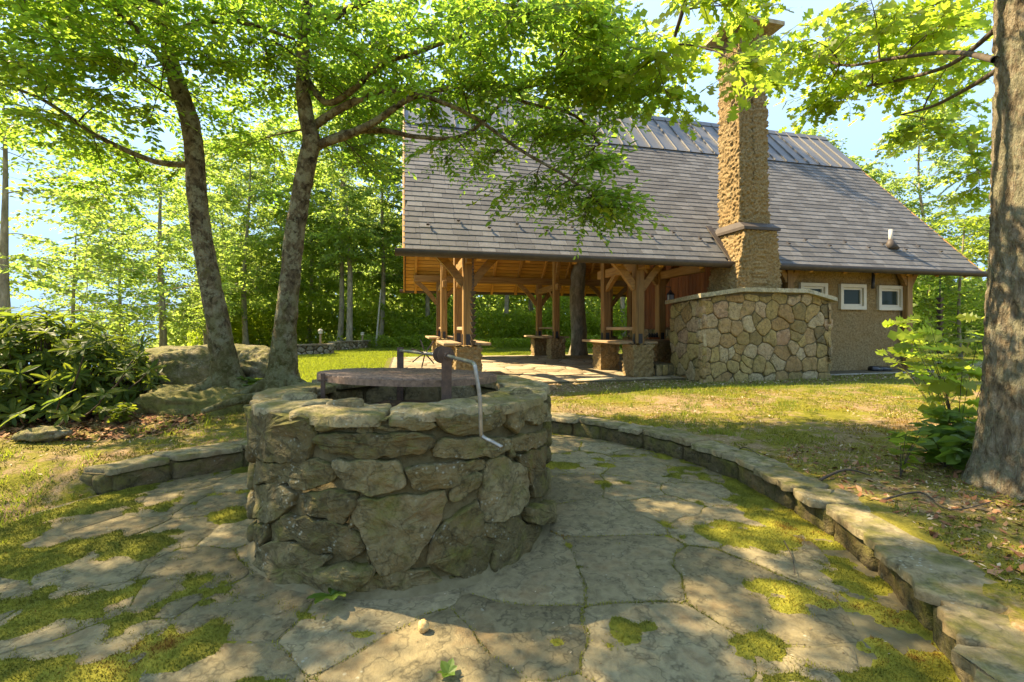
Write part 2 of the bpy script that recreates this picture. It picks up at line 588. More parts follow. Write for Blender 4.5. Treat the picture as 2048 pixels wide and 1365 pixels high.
def bark(name, stops, scale=(1, 1, 1), nscale=9, lichen=0.4, bd=0.03, ridge=False, mossy=0.0):
    m, nt, b = mat_new(name, 0.95, 0.15)
    v = pos(nt, scale)
    n1 = noise(nt, nscale, 7, 0.7, vec=v, dist=0.5)
    c = ramp(nt, n1, stops)
    nl = noise(nt, 6, 7, 0.75)
    fl = ramp(nt, nl, [(0.56 - lichen * .12, 0.0), (0.62 - lichen * .1, 1.0)])
    c = mix(nt, math_(nt, 'MULTIPLY', fl, min(0.9, lichen * 1.3)), c, ramp(nt, noise(nt, 40, 4), [(0.3, (0.16, 0.15, 0.085)), (0.7, (0.29, 0.275, 0.18))]))
    if mossy:
        sep = nd(nt, 'ShaderNodeSeparateXYZ')
        nt.links.new(nd(nt, 'ShaderNodeNewGeometry').outputs['Position'], sep.inputs[0])
        zz = ramp(nt, math_(nt, 'MULTIPLY', sep.outputs['Z'], 0.2), [(0.12, 0.35), (0.5, 0.0)])
        fm = ramp(nt, math_(nt, 'ADD', noise(nt, 5, 5, 0.65), zz), [(0.62, 0.0), (0.75, 1.0)])
        c = mix(nt, math_(nt, 'MULTIPLY', fm, mossy), c, (0.085, 0.085, 0.016))
    setc(nt, b, c)
    h = math_(nt, 'ADD', n1, math_(nt, 'MULTIPLY', noise(nt, nscale * 2.8, 4, 0.75, vec=v), 0.7))
    bump(nt, b, h, 0.9, bd)
    return m


M_BARK = bark('lichen_bark', [(0.34, (0.026, 0.019, 0.010)), (0.50, (0.105, 0.080, 0.045)), (0.7, (0.23, 0.19, 0.115))], (1, 1, 0.7), 13, 0.62, 0.03, mossy=0.45)
M_OAKBARK = bark('furrowed_oak_bark', [(0.30, (0.07, 0.05, 0.028)), (0.5, (0.235, 0.185, 0.115)), (0.72, (0.38, 0.335, 0.235))], (1, 1, 0.34), 24, 0.62, 0.06)
M_TWIG = simple('twig_bark', (0.045, 0.032, 0.02), (0.10, 0.075, 0.05), 20, bumps=0.2)
M_FARBARK = bark('pale_far_bark', [(0.30, (0.12, 0.10, 0.065)), (0.5, (0.25, 0.21, 0.14)), (0.7, (0.40, 0.35, 0.25))], (1, 1, 0.4), 7, 0.3, 0.02)


def leaf_mat(name, lo, hi, tlo, thi, tr=0.5, rough=0.5, spec=0.35):
    m, nt, b = mat_new(name, rough, spec)
    r = attr(nt)
    setc(nt, b, ramp(nt, r, [(0.0, lo), (1.0, hi)]))
    t = nd(nt, 'ShaderNodeBsdfTranslucent')
    nt.links.new(ramp(nt, r, [(0.0, tlo), (1.0, thi)]), t.inputs[0])
    ms = nd(nt, 'ShaderNodeMixShader')
    ms.inputs[0].default_value = tr
    nt.links.new(b.outputs[0], ms.inputs[1]); nt.links.new(t.outputs[0], ms.inputs[2])
    out = [n for n in nt.nodes if n.type == 'OUTPUT_MATERIAL'][0]
    nt.links.new(ms.outputs[0], out.inputs[0])
    return m


M_LEAF = leaf_mat('beech_leaf', (0.050, 0.090, 0.014), (0.110, 0.150, 0.020), (0.20, 0.44, 0.055), (0.54, 0.74, 0.085), 0.6)
M_OAKLEAF = leaf_mat('oak_leaf', (0.060, 0.100, 0.014), (0.120, 0.155, 0.022), (0.34, 0.55, 0.06), (0.60, 0.72, 0.08), 0.6)
M_FARLEAF = leaf_mat('woodland_leaf', (0.050, 0.085, 0.020), (0.115, 0.145, 0.032), (0.30, 0.50, 0.09), (0.58, 0.74, 0.13), 0.58, 0.6)
M_DARKLEAF = leaf_mat('deep_woodland_leaf', (0.045, 0.080, 0.022), (0.10, 0.14, 0.034), (0.36, 0.54, 0.12), (0.62, 0.76, 0.17), 0.55, 0.6)
M_BRIGHTLEAF = leaf_mat('maple_leaf', (0.085, 0.125, 0.015), (0.13, 0.165, 0.02), (0.36, 0.54, 0.06), (0.58, 0.70, 0.08), 0.58)
M_RHODO = leaf_mat('rhododendron_leaf', (0.045, 0.080, 0.016), (0.10, 0.13, 0.020), (0.22, 0.34, 0.04), (0.42, 0.50, 0.05), 0.42, 0.55, 0.22)
M_WEED = leaf_mat('weed_leaf', (0.07, 0.14, 0.02), (0.11, 0.18, 0.03), (0.22, 0.36, 0.04), (0.34, 0.46, 0.06), 0.45)
M_GRASS = leaf_mat('grass_blade', (0.060, 0.092, 0.014), (0.105, 0.130, 0.020), (0.28, 0.40, 0.035), (0.46, 0.52, 0.05), 0.5, 0.55)
m, nt, b = mat_new('moss', 0.95, 0.1)
c = ramp(nt, attr(nt), [(0.0, (0.13, 0.135, 0.022)), (0.35, (0.24, 0.23, 0.032)), (0.62, (0.34, 0.30, 0.045)), (0.80, (0.27, 0.16, 0.026)), (1.0, (0.26, 0.095, 0.022))])
setc(nt, b, c)
bump(nt, b, noise(nt, 120, 4, 0.7), 1.0, 0.012)
M_MOSS = m
m, nt, b = mat_new('dry_litter', 0.9, 0.15)
setc(nt, b, ramp(nt, attr(nt), [(0.0, (0.11, 0.062, 0.028)), (0.4, (0.25, 0.16, 0.08)), (0.75, (0.40, 0.30, 0.18)), (1.0, (0.50, 0.42, 0.30))]))
M_CHIP = m
m, nt, b = mat_new('fallen_leaf', 0.85, 0.2)
setc(nt, b, ramp(nt, attr(nt), [(0.0, (0.11, 0.045, 0.022)), (0.5, (0.24, 0.10, 0.045)), (1.0, (0.36, 0.20, 0.10))]))
M_FALLEN = m

# ground: attribute 'lawn' 1 = mown grass, 0 = moss, litter and bare soil
m, nt, b = mat_new('mossy_ground', 0.95, 0.1)
nA = noise(nt, 1.1, 6, 0.62, dist=0.4); nB = noise(nt, 7, 6, 0.7); nC = noise(nt, 45, 4, 0.7)
mossc = ramp(nt, nC, [(0.3, (0.105, 0.105, 0.015)), (0.7, (0.225, 0.20, 0.026))])
littc = ramp(nt, math_(nt, 'ADD', math_(nt, 'MULTIPLY', nC, 0.6), math_(nt, 'MULTIPLY', nB, 0.4)), [(0.3, (0.115, 0.068, 0.03)), (0.5, (0.24, 0.16, 0.08)), (0.7, (0.36, 0.27, 0.16))])
fM = ramp(nt, math_(nt, 'ADD', math_(nt, 'MULTIPLY', nA, 0.6), math_(nt, 'MULTIPLY', nB, 0.4)), [(0.47, 0.0), (0.56, 1.0)])
near = mix(nt, math_(nt, 'MAXIMUM', fM, attr(nt, 'soil')), mossc, littc)
lawnc = ramp(nt, math_(nt, 'ADD', math_(nt, 'MULTIPLY', nB, 0.5), math_(nt, 'MULTIPLY', nC, 0.5)), [(0.3, (0.075, 0.092, 0.014)), (0.7, (0.135, 0.142, 0.024))])
setc(nt, b, mix(nt, attr(nt, 'lawn'), near, lawnc))
bump(nt, b, math_(nt, 'ADD', nC, nB), 0.8, 0.03)
M_GROUND = m

# ------------------------------------------------------------------ terrain
PC = Vector((-0.76, 3.355, 0))          # centre of the fire pit
RC_PH = np.array([0, 60, 75, 100, 125, 148, 171, 185, 320, 340, 360.])
RC_R = np.array([2.86, 2.90, 2.85, 2.60, 2.28, 2.16, 2.62, 2.80, 3.00, 2.92, 2.86])


def smooth(x, a, b):
    t = np.clip((x - a) / (b - a), 0, 1)
    return t * t * (3 - 2 * t)


def rc(ph):
    return np.interp(np.mod(ph, 360), RC_PH, RC_R)


def gz(x, y):
    x = np.asarray(x, dtype=float); y = np.asarray(y, dtype=float)
    dx = x - PC.x; dy = y - PC.y
    r = np.hypot(dx, dy); ph = np.degrees(np.arctan2(dy, dx))
    R = rc(ph)
    z = 0.20 + 0.10 * smooth(r, 3.0, 6.0)
    # open side of the patio on the left: the ground runs in level with the paving
    phm = np.mod(ph, 360)
    open_ = smooth(phm, 168, 176) * (1 - smooth(phm, 300, 312))
    ramp_ = -0.035 + 0.07 * smooth(r, 2.5, 3.2) + 0.25 * smooth(r, 3.0, 5.2)
    z = z * (1 - open_) + ramp_ * open_
    z = z + 0.30 * np.exp(-((x + 3.75) ** 2 / 1.5 + (y - 6.6) ** 2 / 1.6))
    near = smooth(-np.hypot(x, y - 5), -14, -8)
    z = z + near * (0.05 * (vfbm(x, y, 0.9, 3) - 0.5) + 0.035 * (vfbm(x, y, 5.0, 4) - 0.5))
    inside = 1 - smooth(r, R + 0.10, R + 0.22)
    z = z * (1 - inside * (1 - open_)) + (-0.10) * inside * (1 - open_)
    # level building ground
    bx = 0.9724 * x + 0.2334 * y; by = -0.2334 * x + 0.9724 * y
    pad = smooth(bx, -1.5, -0.2) * (1 - smooth(bx, 15, 17)) * smooth(by, 7.2, 8.0) * (1 - smooth(by, 17, 18.5))
    z = z * (1 - pad) + 0.285 * pad
    # hill drops away on the far left and beyond the wood
    e = np.clip(-x - 0.55 * y - 1.5, 0, None) * smooth(y, 7, 12)
    z = z - np.minimum(0.16 * e ** 1.25, 14)
    e2 = np.clip(-x - 9, 0, None)
    z = z - np.minimum(0.10 * e2 ** 1.3, 14) * (1 - smooth(y, 7, 12))
    z = z - np.minimum(0.012 * np.clip(np.hypot(x, y) - 46, 0, None) ** 1.4, 14)
    return z


def gzs(x, y):
    return float(gz(np.array([x]), np.array([y]))[0])


def axis(parts):
    out = []
    for a, b, s in parts: out += list(np.arange(a, b - 1e-6, s))
    return np.array(out + [parts[-1][1]])


far = [40, 46, 54, 64, 78, 96, 120, 160, 220, 300.]
xs = np.concatenate([-np.array(far[::-1]), axis([(-38, -16, 1.0), (-16, -7, 0.4), (-7, 7, 0.1), (7, 16, 0.4), (16, 38, 1.0)]), far])
ys = np.concatenate([[-300, -100, -40, -20, -10, -5, -2], axis([(-1, 10.5, 0.1), (10.5, 28, 0.4), (28, 38, 1.0)]), far])
X, Y = np.meshgrid(xs, ys)
Z = gz(X, Y)
nx_, ny_ = len(xs), len(ys)
idx = np.arange(nx_ * ny_).reshape(ny_, nx_)
Fg = np.stack([idx[:-1, :-1], idx[:-1, 1:], idx[1:, 1:], idx[1:, :-1]], -1).reshape(-1, 4)
me = new_mesh('ground', np.stack([X, Y, Z], -1).reshape(-1, 3), Fg, M_GROUND, True)


def lawn_mask(x, y):
    bx = 0.9724 * x + 0.2334 * y; by = -0.2334 * x + 0.9724 * y
    a = smooth(y + 0.7 * (x + 2), 6.6, 7.6) * (1 - smooth(bx, -0.9, 0.4))
    strip = smooth(by + 0.5 * (vfbm(x, y, 0.8, 9) - .5), 6.3, 6.8) * smooth(bx, 2.5, 4.5) * 0.75
    b = smooth(by, 16, 17)
    return np.maximum(np.maximum(a, b), strip) * (1 - smooth(-x - 0.62 * y, 0.5, 3.0))


def soil_mask(x, y):
    bx = 0.9724 * x + 0.2334 * y; by = -0.2334 * x + 0.9724 * y
    a = np.exp(-(((x + 5.0) / 1.7) ** 2 + ((y - 5.6) / 1.0) ** 2) * 1.2)            # under the rhododendron
    b = np.exp(-(((x - 1.2) / 1.6) ** 2 + ((y - 6.5) / 0.28) ** 2)) * 0.9            # worn path behind the curb
    c = np.exp(-(((x - 3.6) / 1.2) ** 2 + ((y - 3.4) / 1.1) ** 2)) * 0.55             # round the oak
    d = smooth(by, 7.2, 7.5) * (1 - smooth(by, 8.6, 8.8)) * smooth(bx, 0.2, 0.8)     # bark mulch by the wall
    return np.clip(a + b + c + d, 0, 1)


for nm_, fn_ in (('lawn', lawn_mask), ('soil', soil_mask)):
    a_ = me.attributes.new(nm_, 'FLOAT', 'POINT')
    a_.data.foreach_set('value', fn_(X, Y).astype(np.float32).ravel())
link('ground', me, kind='structure')

# ------------------------------------------------------------------ patio: mortar bed + flagstones
def ring_poly(fr, dr, n=90):
    return [(PC.x + (float(rc(p)) * fr + dr) * math.cos(math.radians(p)), PC.y + (float(rc(p)) * fr + dr) * math.sin(math.radians(p))) for p in [i * 360 / n for i in range(n)]]


ring = ring_poly(1.0, 0.12)
V = [(PC.x, PC.y, -0.0022)] + [(p[0], p[1], -0.0022) for p in ring] + [(p[0], p[1], -0.2) for p in ring]
n = len(ring)
Fs = [(0, 1 + i, 1 + (i + 1) % n) for i in range(n)] + [(1 + i, 1 + n + i, 1 + n + (i + 1) % n, 1 + (i + 1) % n) for i in range(n)]
patio = link('patio', new_mesh('patio', V, Fs, M_JOINT), kind='structure')
pts = []; prad = []
for it in range(6000):
    a = RND.uniform(0, 2 * math.pi); r = 3.1 * math.sqrt(RND.random())
    p = (PC.x + r * math.cos(a), PC.y + r * math.sin(a))
    pr = 0.30 * RND.choice((1.2, 0.95, 0.7)) if it < 420 else 0.19
    if all(math.hypot(p[0] - q[0], p[1] - q[1]) > (pr + qr) for q, qr in zip(pts, prad)): pts.append(p); prad.append(pr)
JOINTS = []
cells = voronoi(pts, (-4.5, 3.0, -0.4, 7.0), 0.012)
for i, c in enumerate(cells):
    if len(c) < 3: continue
    cx = sum(q[0] for q in c) / len(c); cy = sum(q[1] for q in c) / len(c)
    r = math.hypot(cx - PC.x, cy - PC.y)
    if r > float(rc(math.degrees(math.atan2(cy - PC.y, cx - PC.x)))) + 0.12 or r < 0.6: continue
    lift = RND.uniform(0.0, 0.004)
    JOINTS += [(c[j_], c[(j_ + 1) % len(c)]) for j_ in range(len(c))]
    me = stone_mesh('flagstone', c, lambda a, b, d, L=lift: (a, b, d + L), M_FLAG, thick=0.0, back=0.03, n=46, rough=0.0035, freq=3.5, wob=0.006, seed=i, flat=True, inset=0.005, cq=0.04, warp=(0.11, 2.4))
    link('flagstone', me, patio)

# ------------------------------------------------------------------ curved retaining wall
wall = thing('retaining_wall', (PC.x + 2.86, PC.y, 0), 'low curved stone retaining wall with flat coping round the fire pit patio', 'wall')


def curb_map(off=0.0):
    def f(a, b, d):      # a: angle in degrees, b: radial offset, d: height
        R = float(rc(a)) + b
        return (PC.x + R * math.cos(math.radians(a)), PC.y + R * math.sin(math.radians(a)), d + off)
    return f


mb = MB()
phs = [-46 + i * 217 / 80 for i in range(81)]
V = []
for p in phs:
    for (b, z) in ((0.06, -0.05), (0.06, 0.165), (0.30, 0.165), (0.30, -0.05)):
        V.append(curb_map()(p, b, z))
Fs = []
for i in range(80):
    for k in range(4):
        Fs.append((i * 4 + k, (i + 1) * 4 + k, (i + 1) * 4 + (k + 1) % 4, i * 4 + (k + 1) % 4))
Fs += [(0, 1, 2, 3), (323, 322, 321, 320)]
mb.add(V, Fs).build('mortar_core', M_MORTAR, wall)
a = -46.0
k = 0
while a < 170.5:
    da = RND.uniform(5.5, 13.0)
    if a + da > 168: da = 171 - a
    g = 0.22
    tilt = RND.uniform(-0.008, 0.008)
    inn = -0.02 + RND.uniform(-0.035, 0.03); out = 0.29 + RND.uniform(-0.04, 0.06)
    poly = [(a + g, inn + RND.uniform(-.02, .02)), (a + da * .33, inn + RND.uniform(-.025, .025)), (a + da * .66, inn + RND.uniform(-.025, .025)), (a + da - g, inn + RND.uniform(-.02, .02)), (a + da - g, out), (a + da * .5, out + RND.uniform(-.05, .05)), (a + g, out)]
    sc = math.radians(1) * 2.9     # work in metres along the arc
    poly = [(q[0] * sc, q[1]) for q in poly]
    f0 = curb_map()
    top = 0.213 + RND.uniform(-0.007, 0.007)
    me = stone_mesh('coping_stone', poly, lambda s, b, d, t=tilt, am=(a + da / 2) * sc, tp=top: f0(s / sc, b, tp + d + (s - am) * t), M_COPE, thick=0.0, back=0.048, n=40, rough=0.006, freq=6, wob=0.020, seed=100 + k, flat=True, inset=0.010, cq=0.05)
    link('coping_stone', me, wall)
    k += 1
    a += da
a = -46.0
while a < 170.5:
    da = RND.uniform(6, 15)
    if a + da > 166: da = 170.5 - a
    sc = math.radians(1) * 2.9
    g = 0.008
    h = 0.158
    poly = [(a * sc + g, -0.02), ((a + da) * sc - g, -0.02), ((a + da) * sc - g - RND.uniform(0, .04), h * .6), ((a + da) * sc - g, h), (a * sc + g + RND.uniform(0, .03), h), (a * sc + g, h * .5)]
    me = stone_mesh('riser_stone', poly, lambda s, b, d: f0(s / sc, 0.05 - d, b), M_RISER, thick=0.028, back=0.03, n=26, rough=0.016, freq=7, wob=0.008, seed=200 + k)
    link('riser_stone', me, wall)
    k += 1
    a += da

for (a_, b_) in ((0.055, 0.17), (0.18, 0.305)):
    link('riser_stone', stone_mesh('riser_stone', [(a_, -.02), (b_, -.02), (b_, .155), (a_, .158)], lambda s, b, d: f0(170.9 + d * 20, s, b), M_RISER, thick=.03, back=.03, n=22, rough=.014, freq=8, seed=270), wall)

# ------------------------------------------------------------------ fire pit
PIT_H, PIT_R, PIT_I = 0.955, 1.0, 0.70
pit = thing('fire_pit', (PC.x, PC.y, 0), 'round waist high fire pit of mossy brown stones in the patio', 'fire pit')
V = []; Fs = []
N = 72
prof = [(PIT_R - 0.010, -0.02), (PIT_R - 0.010, PIT_H - 0.05), (PIT_I + 0.03, PIT_H - 0.05), (PIT_I + 0.03, 0.25), (0.001, 0.25)]
for k in range(N):
    th = 2 * math.pi * k / N
    for r, z in prof:
        rr = r + (0.012 * fbm((r * math.cos(th) * 6, r * math.sin(th) * 6, z * 6)) if r > 0.1 else 0)
        V.append((PC.x + rr * math.cos(th), PC.y + rr * math.sin(th), z))
np_ = len(prof)
for k in range(N):
    k2 = (k + 1) % N
    for j in range(np_ - 1): Fs.append((k * np_ + j, k2 * np_ + j, k2 * np_ + j + 1, k * np_ + j + 1))
link('mortar_core', new_mesh('mortar_core', V, Fs, M_MORTAR, True), pit)
# skirt of mortar where the pit meets the paving
V = []; Fs = []
for k in range(N):
    th = 2 * math.pi * k / N
    w = 0.025 + 0.05 * (0.5 + 0.5 * fbm((math.cos(th) * 2, math.sin(th) * 2, 3)))
    for r, z in ((PIT_R + w, -0.002), (PIT_R + w * .45, 0.022), (PIT_R - 0.01, 0.05)):
        V.append((PC.x + r * math.cos(th), PC.y + r * math.sin(th), z + 0.008 * fbm((r * math.cos(th) * 9, r * math.sin(th) * 9, 0))))
for k in range(N):
    k2 = (k + 1) % N
    for j in range(2): Fs.append((k * 3 + j, k2 * 3 + j, k2 * 3 + j + 1, k * 3 + j + 1))
link('mortar_skirt', new_mesh('mortar_skirt', V, Fs, M_JOINT, True), pit)


def to_cyl(zx, zy, R=PIT_R):
    """point seen on the pit's outer face -> (arc length, height)"""
    u = 480 + zx / 2.276; v = 660 + zy / 2.276
    dx = (u - 1024) / F; dz = -(v - HOR) / F
    # |(dx t - cx, t - cy)| = R
    A = dx * dx + 1; B = -2 * (dx * PC.x + PC.y); Cc = PC.x ** 2 + PC.y ** 2 - R * R
    D = B * B - 4 * A * Cc
    t = (-B - math.sqrt(D)) / (2 * A) if D > 0 else -B / (2 * A)
    x, y = dx * t, t
    th = math.atan2(y - PC.y, x - PC.x)
    return (th * R, min(PIT_H - 0.035, max(0.0, H + dz * t)))


def cyl_map(R, sgn=1):
    return lambda a, b, d: (PC.x + (R + sgn * d) * math.cos(a / R), PC.y + (R + sgn * d) * math.sin(a / R), b)


TR = [
 ([(70, 345), (320, 350), (342, 470), (300, 600), (205, 592), (105, 572), (72, 450)], .075),
 ([(350, 372), (470, 378), (480, 440), (360, 448)], .05),
 ([(486, 372), (545, 375), (678, 385), (662, 418), (556, 420), (490, 440)], .045),
 ([(690, 392), (880, 375), (884, 440), (765, 450), (680, 436)], .05),
 ([(545, 432), (600, 428), (596, 460), (545, 462)], .02),
 ([(612, 428), (690, 446), (840, 452), (820, 462), (620, 460)], .015),
 ([(370, 482), (600, 468), (868, 472), (880, 510), (820, 556), (620, 574), (420, 548), (352, 512)], .06),
 ([(888, 388), (1195, 362), (1200, 420), (1100, 458), (960, 474), (900, 432)], .07),
 ([(1207, 362), (1275, 352), (1281, 430), (1245, 464), (1206, 424)], .06),
 ([(1290, 332), (1383, 335), (1388, 400), (1340, 432), (1290, 418)], .06),
 ([(890, 502), (1000, 488), (1214, 492), (1216, 530), (1150, 568), (1000, 584), (885, 574)], .06),
 ([(1232, 482), (1380, 457), (1385, 500), (1300, 547), (1240, 547)], .055),
 ([(105, 592), (330, 592), (430, 622), (432, 680), (330, 716), (200, 698), (95, 690)], .05),
 ([(440, 590), (600, 582), (735, 602), (744, 690), (680, 742), (560, 745), (480, 692)], .06),
 ([(768, 622), (900, 608), (1108, 588), (1110, 620), (990, 690), (940, 725), (800, 728)], .055),
 ([(940, 738), (1050, 654), (1092, 652), (1078, 720), (960, 780)], .04),
 ([(1116, 602), (1200, 578), (1290, 640), (1308, 760), (1200, 848), (1104, 872), (1088, 780)], .065),
 ([(1252, 570), (1384, 522), (1390, 700), (1330, 765), (1306, 660)], .05),
 ([(85, 702), (190, 704), (250, 742), (240, 800), (150, 868), (85, 840)], .045),
 ([(280, 742), (400, 722), (520, 742), (528, 800), (480, 862), (330, 828)], .06),
 ([(538, 772), (700, 762), (925, 738), (922, 800), (850, 960), (760, 1080), (640, 1108), (602, 1060), (590, 970), (532, 880)], .045),
 ([(222, 850), (330, 842), (480, 884), (545, 932), (568, 990), (500, 1024), (380, 1008), (290, 950)], .07),
 ([(884, 920), (1068, 784), (1100, 880), (1150, 980), (1090, 1138), (970, 1108), (852, 1050)], .045),
 ([(1112, 884), (1230, 836), (1290, 880), (1370, 905), (1372, 975), (1230, 1078), (1150, 1108), (1160, 980)], .045),
 ([(1290, 802), (1385, 772), (1400, 800), (1392, 858), (1300, 870)], .15),
 ([(130, 972), (230, 957), (420, 1032), (360, 1080), (440, 1150), (420, 1225), (230, 1165), (95, 1075)], .055),
 ([(372, 1080), (480, 1048), (600, 1070), (608, 1110), (520, 1160), (430, 1138)], .13),
 ([(612, 1118), (850, 1078), (930, 1148), (890, 1200), (700, 1230), (560, 1225), (530, 1175)], .03),
 ([(82, 885), (130, 882), (132, 960), (95, 1050), (78, 1040)], .04),
 ([(150, 880), (210, 860), (270, 950), (150, 960)], .02),
 ([(1090, 1150), (1160, 1118), (1290, 1060), (1375, 985), (1385, 1010), (1220, 1110), (1080, 1180)], .025),
 ([(960, 1122), (1080, 1148), (1060, 1185), (950, 1190)], .02),
 ([(500, 850), (526, 840), (524, 885), (505, 900)], .03),
 ([(1218, 500), (1234, 500), (1236, 570), (1210, 575)], .04),
 ([(575, 1000), (600, 1080), (586, 1050)], .02),
]
mp = cyl_map(PIT_R)
for i, (poly, th) in enumerate(TR):
    p2 = [to_cyl(*q) for q in poly]
    link('stone', stone_mesh('stone', p2, mp, M_PIT, thick=th * .55, back=0.06, n=48, rough=0.024, freq=8, wob=0.012, seed=300 + i, inset=0.005, cq=0.05, grow=1.075, smooth=False), pit)
# the far side of the ring
pts = []
a0 = math.radians(-77.2 + 76); a1 = math.radians(-77.2 + 284)
for it in range(1500):
    p = (RND.uniform(a0, a1), RND.uniform(0.0, PIT_H - 0.06))
    if all(((p[0] - q[0])) ** 2 + ((p[1] - q[1]) * 1.3) ** 2 > 0.26 ** 2 for q in pts): pts.append(p)
for i, c in enumerate(voronoi(pts, (a0, a1, 0, PIT_H - 0.06), 0.03)):
    if len(c) > 2: link('stone', stone_mesh('stone', c, mp, M_PIT, thick=0.05, back=0.06, n=22, rough=0.015, freq=6, seed=340 + i), pit)
pts = []
for it in range(1500):
    p = (RND.uniform(0, 2 * math.pi * PIT_I), RND.uniform(0.4, PIT_H - 0.08))
    if all(((p[0] - q[0])) ** 2 + ((p[1] - q[1]) * 1.5) ** 2 > 0.27 ** 2 for q in pts): pts.append(p)
mpi = cyl_map(PIT_I + 0.035, -1)
for i, c in enumerate(voronoi(pts, (0, 2 * math.pi * (PIT_I + .035), 0.3, PIT_H - 0.07), 0.025)):
    if len(c) > 2:
        link('inner_stone', stone_mesh('inner_stone', c[::-1], mpi, M_PITTOP, thick=0.03, back=0.04, n=18, rough=0.01, freq=6, seed=380 + i), pit)
# flat capping stones round the rim
a = -math.pi
k = 0
while a < math.pi - 0.05:
    da = RND.uniform(0.38, 0.72)
    if a + da > math.pi - 0.25: da = math.pi - a
    Rm = 0.86
    o = PIT_R + 0.03 + RND.uniform(-.03, .03); i_ = PIT_I - 0.01 + RND.uniform(-.03, .03)
    g = 0.012
    poly = [(a * Rm + g, i_ - Rm), ((a + da / 2) * Rm, i_ - Rm + RND.uniform(-.03, .03)), ((a + da) * Rm - g, i_ - Rm), ((a + da) * Rm - g, o - Rm), ((a + da * .6) * Rm, o - Rm + RND.uniform(-.03, .04)), ((a + da * .3) * Rm, o - Rm + RND.uniform(-.03, .04)), (a * Rm + g, o - Rm)]
    lift = PIT_H - 0.012 + RND.uniform(-.016, .014)
    me = stone_mesh('cap_stone', poly, lambda s, b, d, L=lift: (PC.x + (Rm + b) * math.cos(s / Rm), PC.y + (Rm + b) * math.sin(s / Rm), L + d), M_PITTOP, thick=0.012, back=0.045, n=44, rough=0.016, freq=5, wob=0.014, seed=420 + k, inset=0.014)
    link('cap_stone', me, pit)
    a += da; k += 1
for (u, v, y, w, l) in ((1040, 796, 3.02, .10, .16), (598, 803, 2.85, .12, .2), (690, 808, 2.62, .1, .2)):
    c = P(u, v, y)
    poly = [(c.x - l / 2, c.y - w / 2), (c.x + l / 2, c.y - w * .6), (c.x + l * .55, c.y + w * .3), (c.x - l * .3, c.y + w / 2)]
    link('cap_stone', stone_mesh('cap_stone', poly, lambda a, b, d: (a, b, PIT_H + 0.008 + d), M_PITTOP, thick=0.022, back=0.03, n=20, rough=0.01, freq=8, seed=470), pit)
link('ash_bed', new_mesh('ash_bed', [(PC.x + r * math.cos(t), PC.y + r * math.sin(t), 0.74 + 0.05 * fbm((r * math.cos(t) * 5, r * math.sin(t) * 5, 1))) for r in (0.001, 0.2, 0.4, 0.6, 0.735) for t in [i * math.pi / 18 for i in range(36)]], [(j * 36 + i, j * 36 + (i + 1) % 36, (j + 1) * 36 + (i + 1) % 36, (j + 1) * 36 + i) for j in range(4) for i in range(36)], M_ASH, True), pit)

# ---- grill over the pit: thing of its own
GC = Vector((-0.775, 3.44, 1.025)); GR = 0.66
grill = thing('cooking_grate', (GC.x, GC.y, 0.8), 'round rusty steel cooking grate with rods lying over the stone fire pit', 'grill')
tilt = Matrix.Rotation(math.radians(-2.2), 3, 'X') @ Matrix.Rotation(math.radians(1.6), 3, 'Y')
V = []; Fs = []
for k in range(72):
    th = 2 * math.pi * k / 72
    for r, z in ((GR, -0.016), (GR, 0.024), (GR - 0.008, 0.024), (GR - 0.008, -0.016)):
        V.append(tilt @ Vector((r * math.cos(th), r * math.sin(th), z)) + GC)
for k in range(72):
    k2 = (k + 1) % 72
    for j in range(4): Fs.append((k * 4 + j, k2 * 4 + j, k2 * 4 + (j + 1) % 4, k * 4 + (j + 1) % 4))
link('rim_band', new_mesh('rim_band', V, Fs, M_GRATE), grill)
rot = Matrix.Rotation(math.radians(58), 3, 'Z')
nb = 25
for k in range(nb):
    q = -GR + 0.02 + (2 * GR - 0.04) * k / (nb - 1)
    L = math.sqrt(max(0.0004, (GR - 0.009) ** 2 - q * q))
    pts = [tilt @ (rot @ Vector((-L, q, 0.022))) + GC, tilt @ (rot @ Vector((0, q, 0.022 + RND.uniform(-.002, .002)))) + GC, tilt @ (rot @ Vector((L, q, 0.022))) + GC]
    MB().tube(pts, 0.0085, 6).build('rod', M_GRATE, grill, True)
for q in (-0.3, 0.0, 0.3):
    L = math.sqrt((GR - .009) ** 2 - q * q)
    MB().tube([tilt @ (rot @ Vector((q, -L, 0.006))) + GC, tilt @ (rot @ Vector((q, L, 0.006))) + GC], 0.009, 6).build('cross_bar', M_RUST, grill, True)

winch = thing('grill_winch', (-0.39, 2.78, 0.8), 'steel winch frame with cranked pipe handle and chain wheel on the fire pit', 'winch')
PB = Vector((-0.99, 3.99, 0)); PF = Vector((-0.405, 2.785, 0))
dirw = (PF - PB).normalized()
angw = math.atan2(dirw.y, dirw.x)
for (p, w, z0, z1) in ((PB, 0.058, 0.62, 1.222), (PF, 0.062, 0.62, 1.272)):
    Mz = Matrix.Rotation(angw + math.pi / 2, 3, 'Z')
    MB().box((p.x, p.y, (z0 + z1) / 2), (w, 0.012, z1 - z0), Matrix.Rotation(math.radians(-8), 3, 'Z')).build('upright_bar', M_RUST, winch)
zb, zf = 1.192, 1.225
A = PB + Vector((0, 0, zb)); B = PF + Vector((0, 0, zf))
MB().tube([A - dirw * .02, B + dirw * .02], 0.0125, 10).build('axle', M_GALV, winch, True)
E = Vector((-0.19, 2.24, 1.222))
E2 = E + Vector((0.012, -0.03, -0.035))
pts = [B - dirw * .01, B + (E - B) * .55, E - (E - B) * .06, E + Vector((0.006, -0.018, -.010)), E2, P(960, 800, 2.2), P(962, 862, 2.2), P(966, 874, 2.2), P(984, 884, 2.17), P(1004, 895, 2.14)]
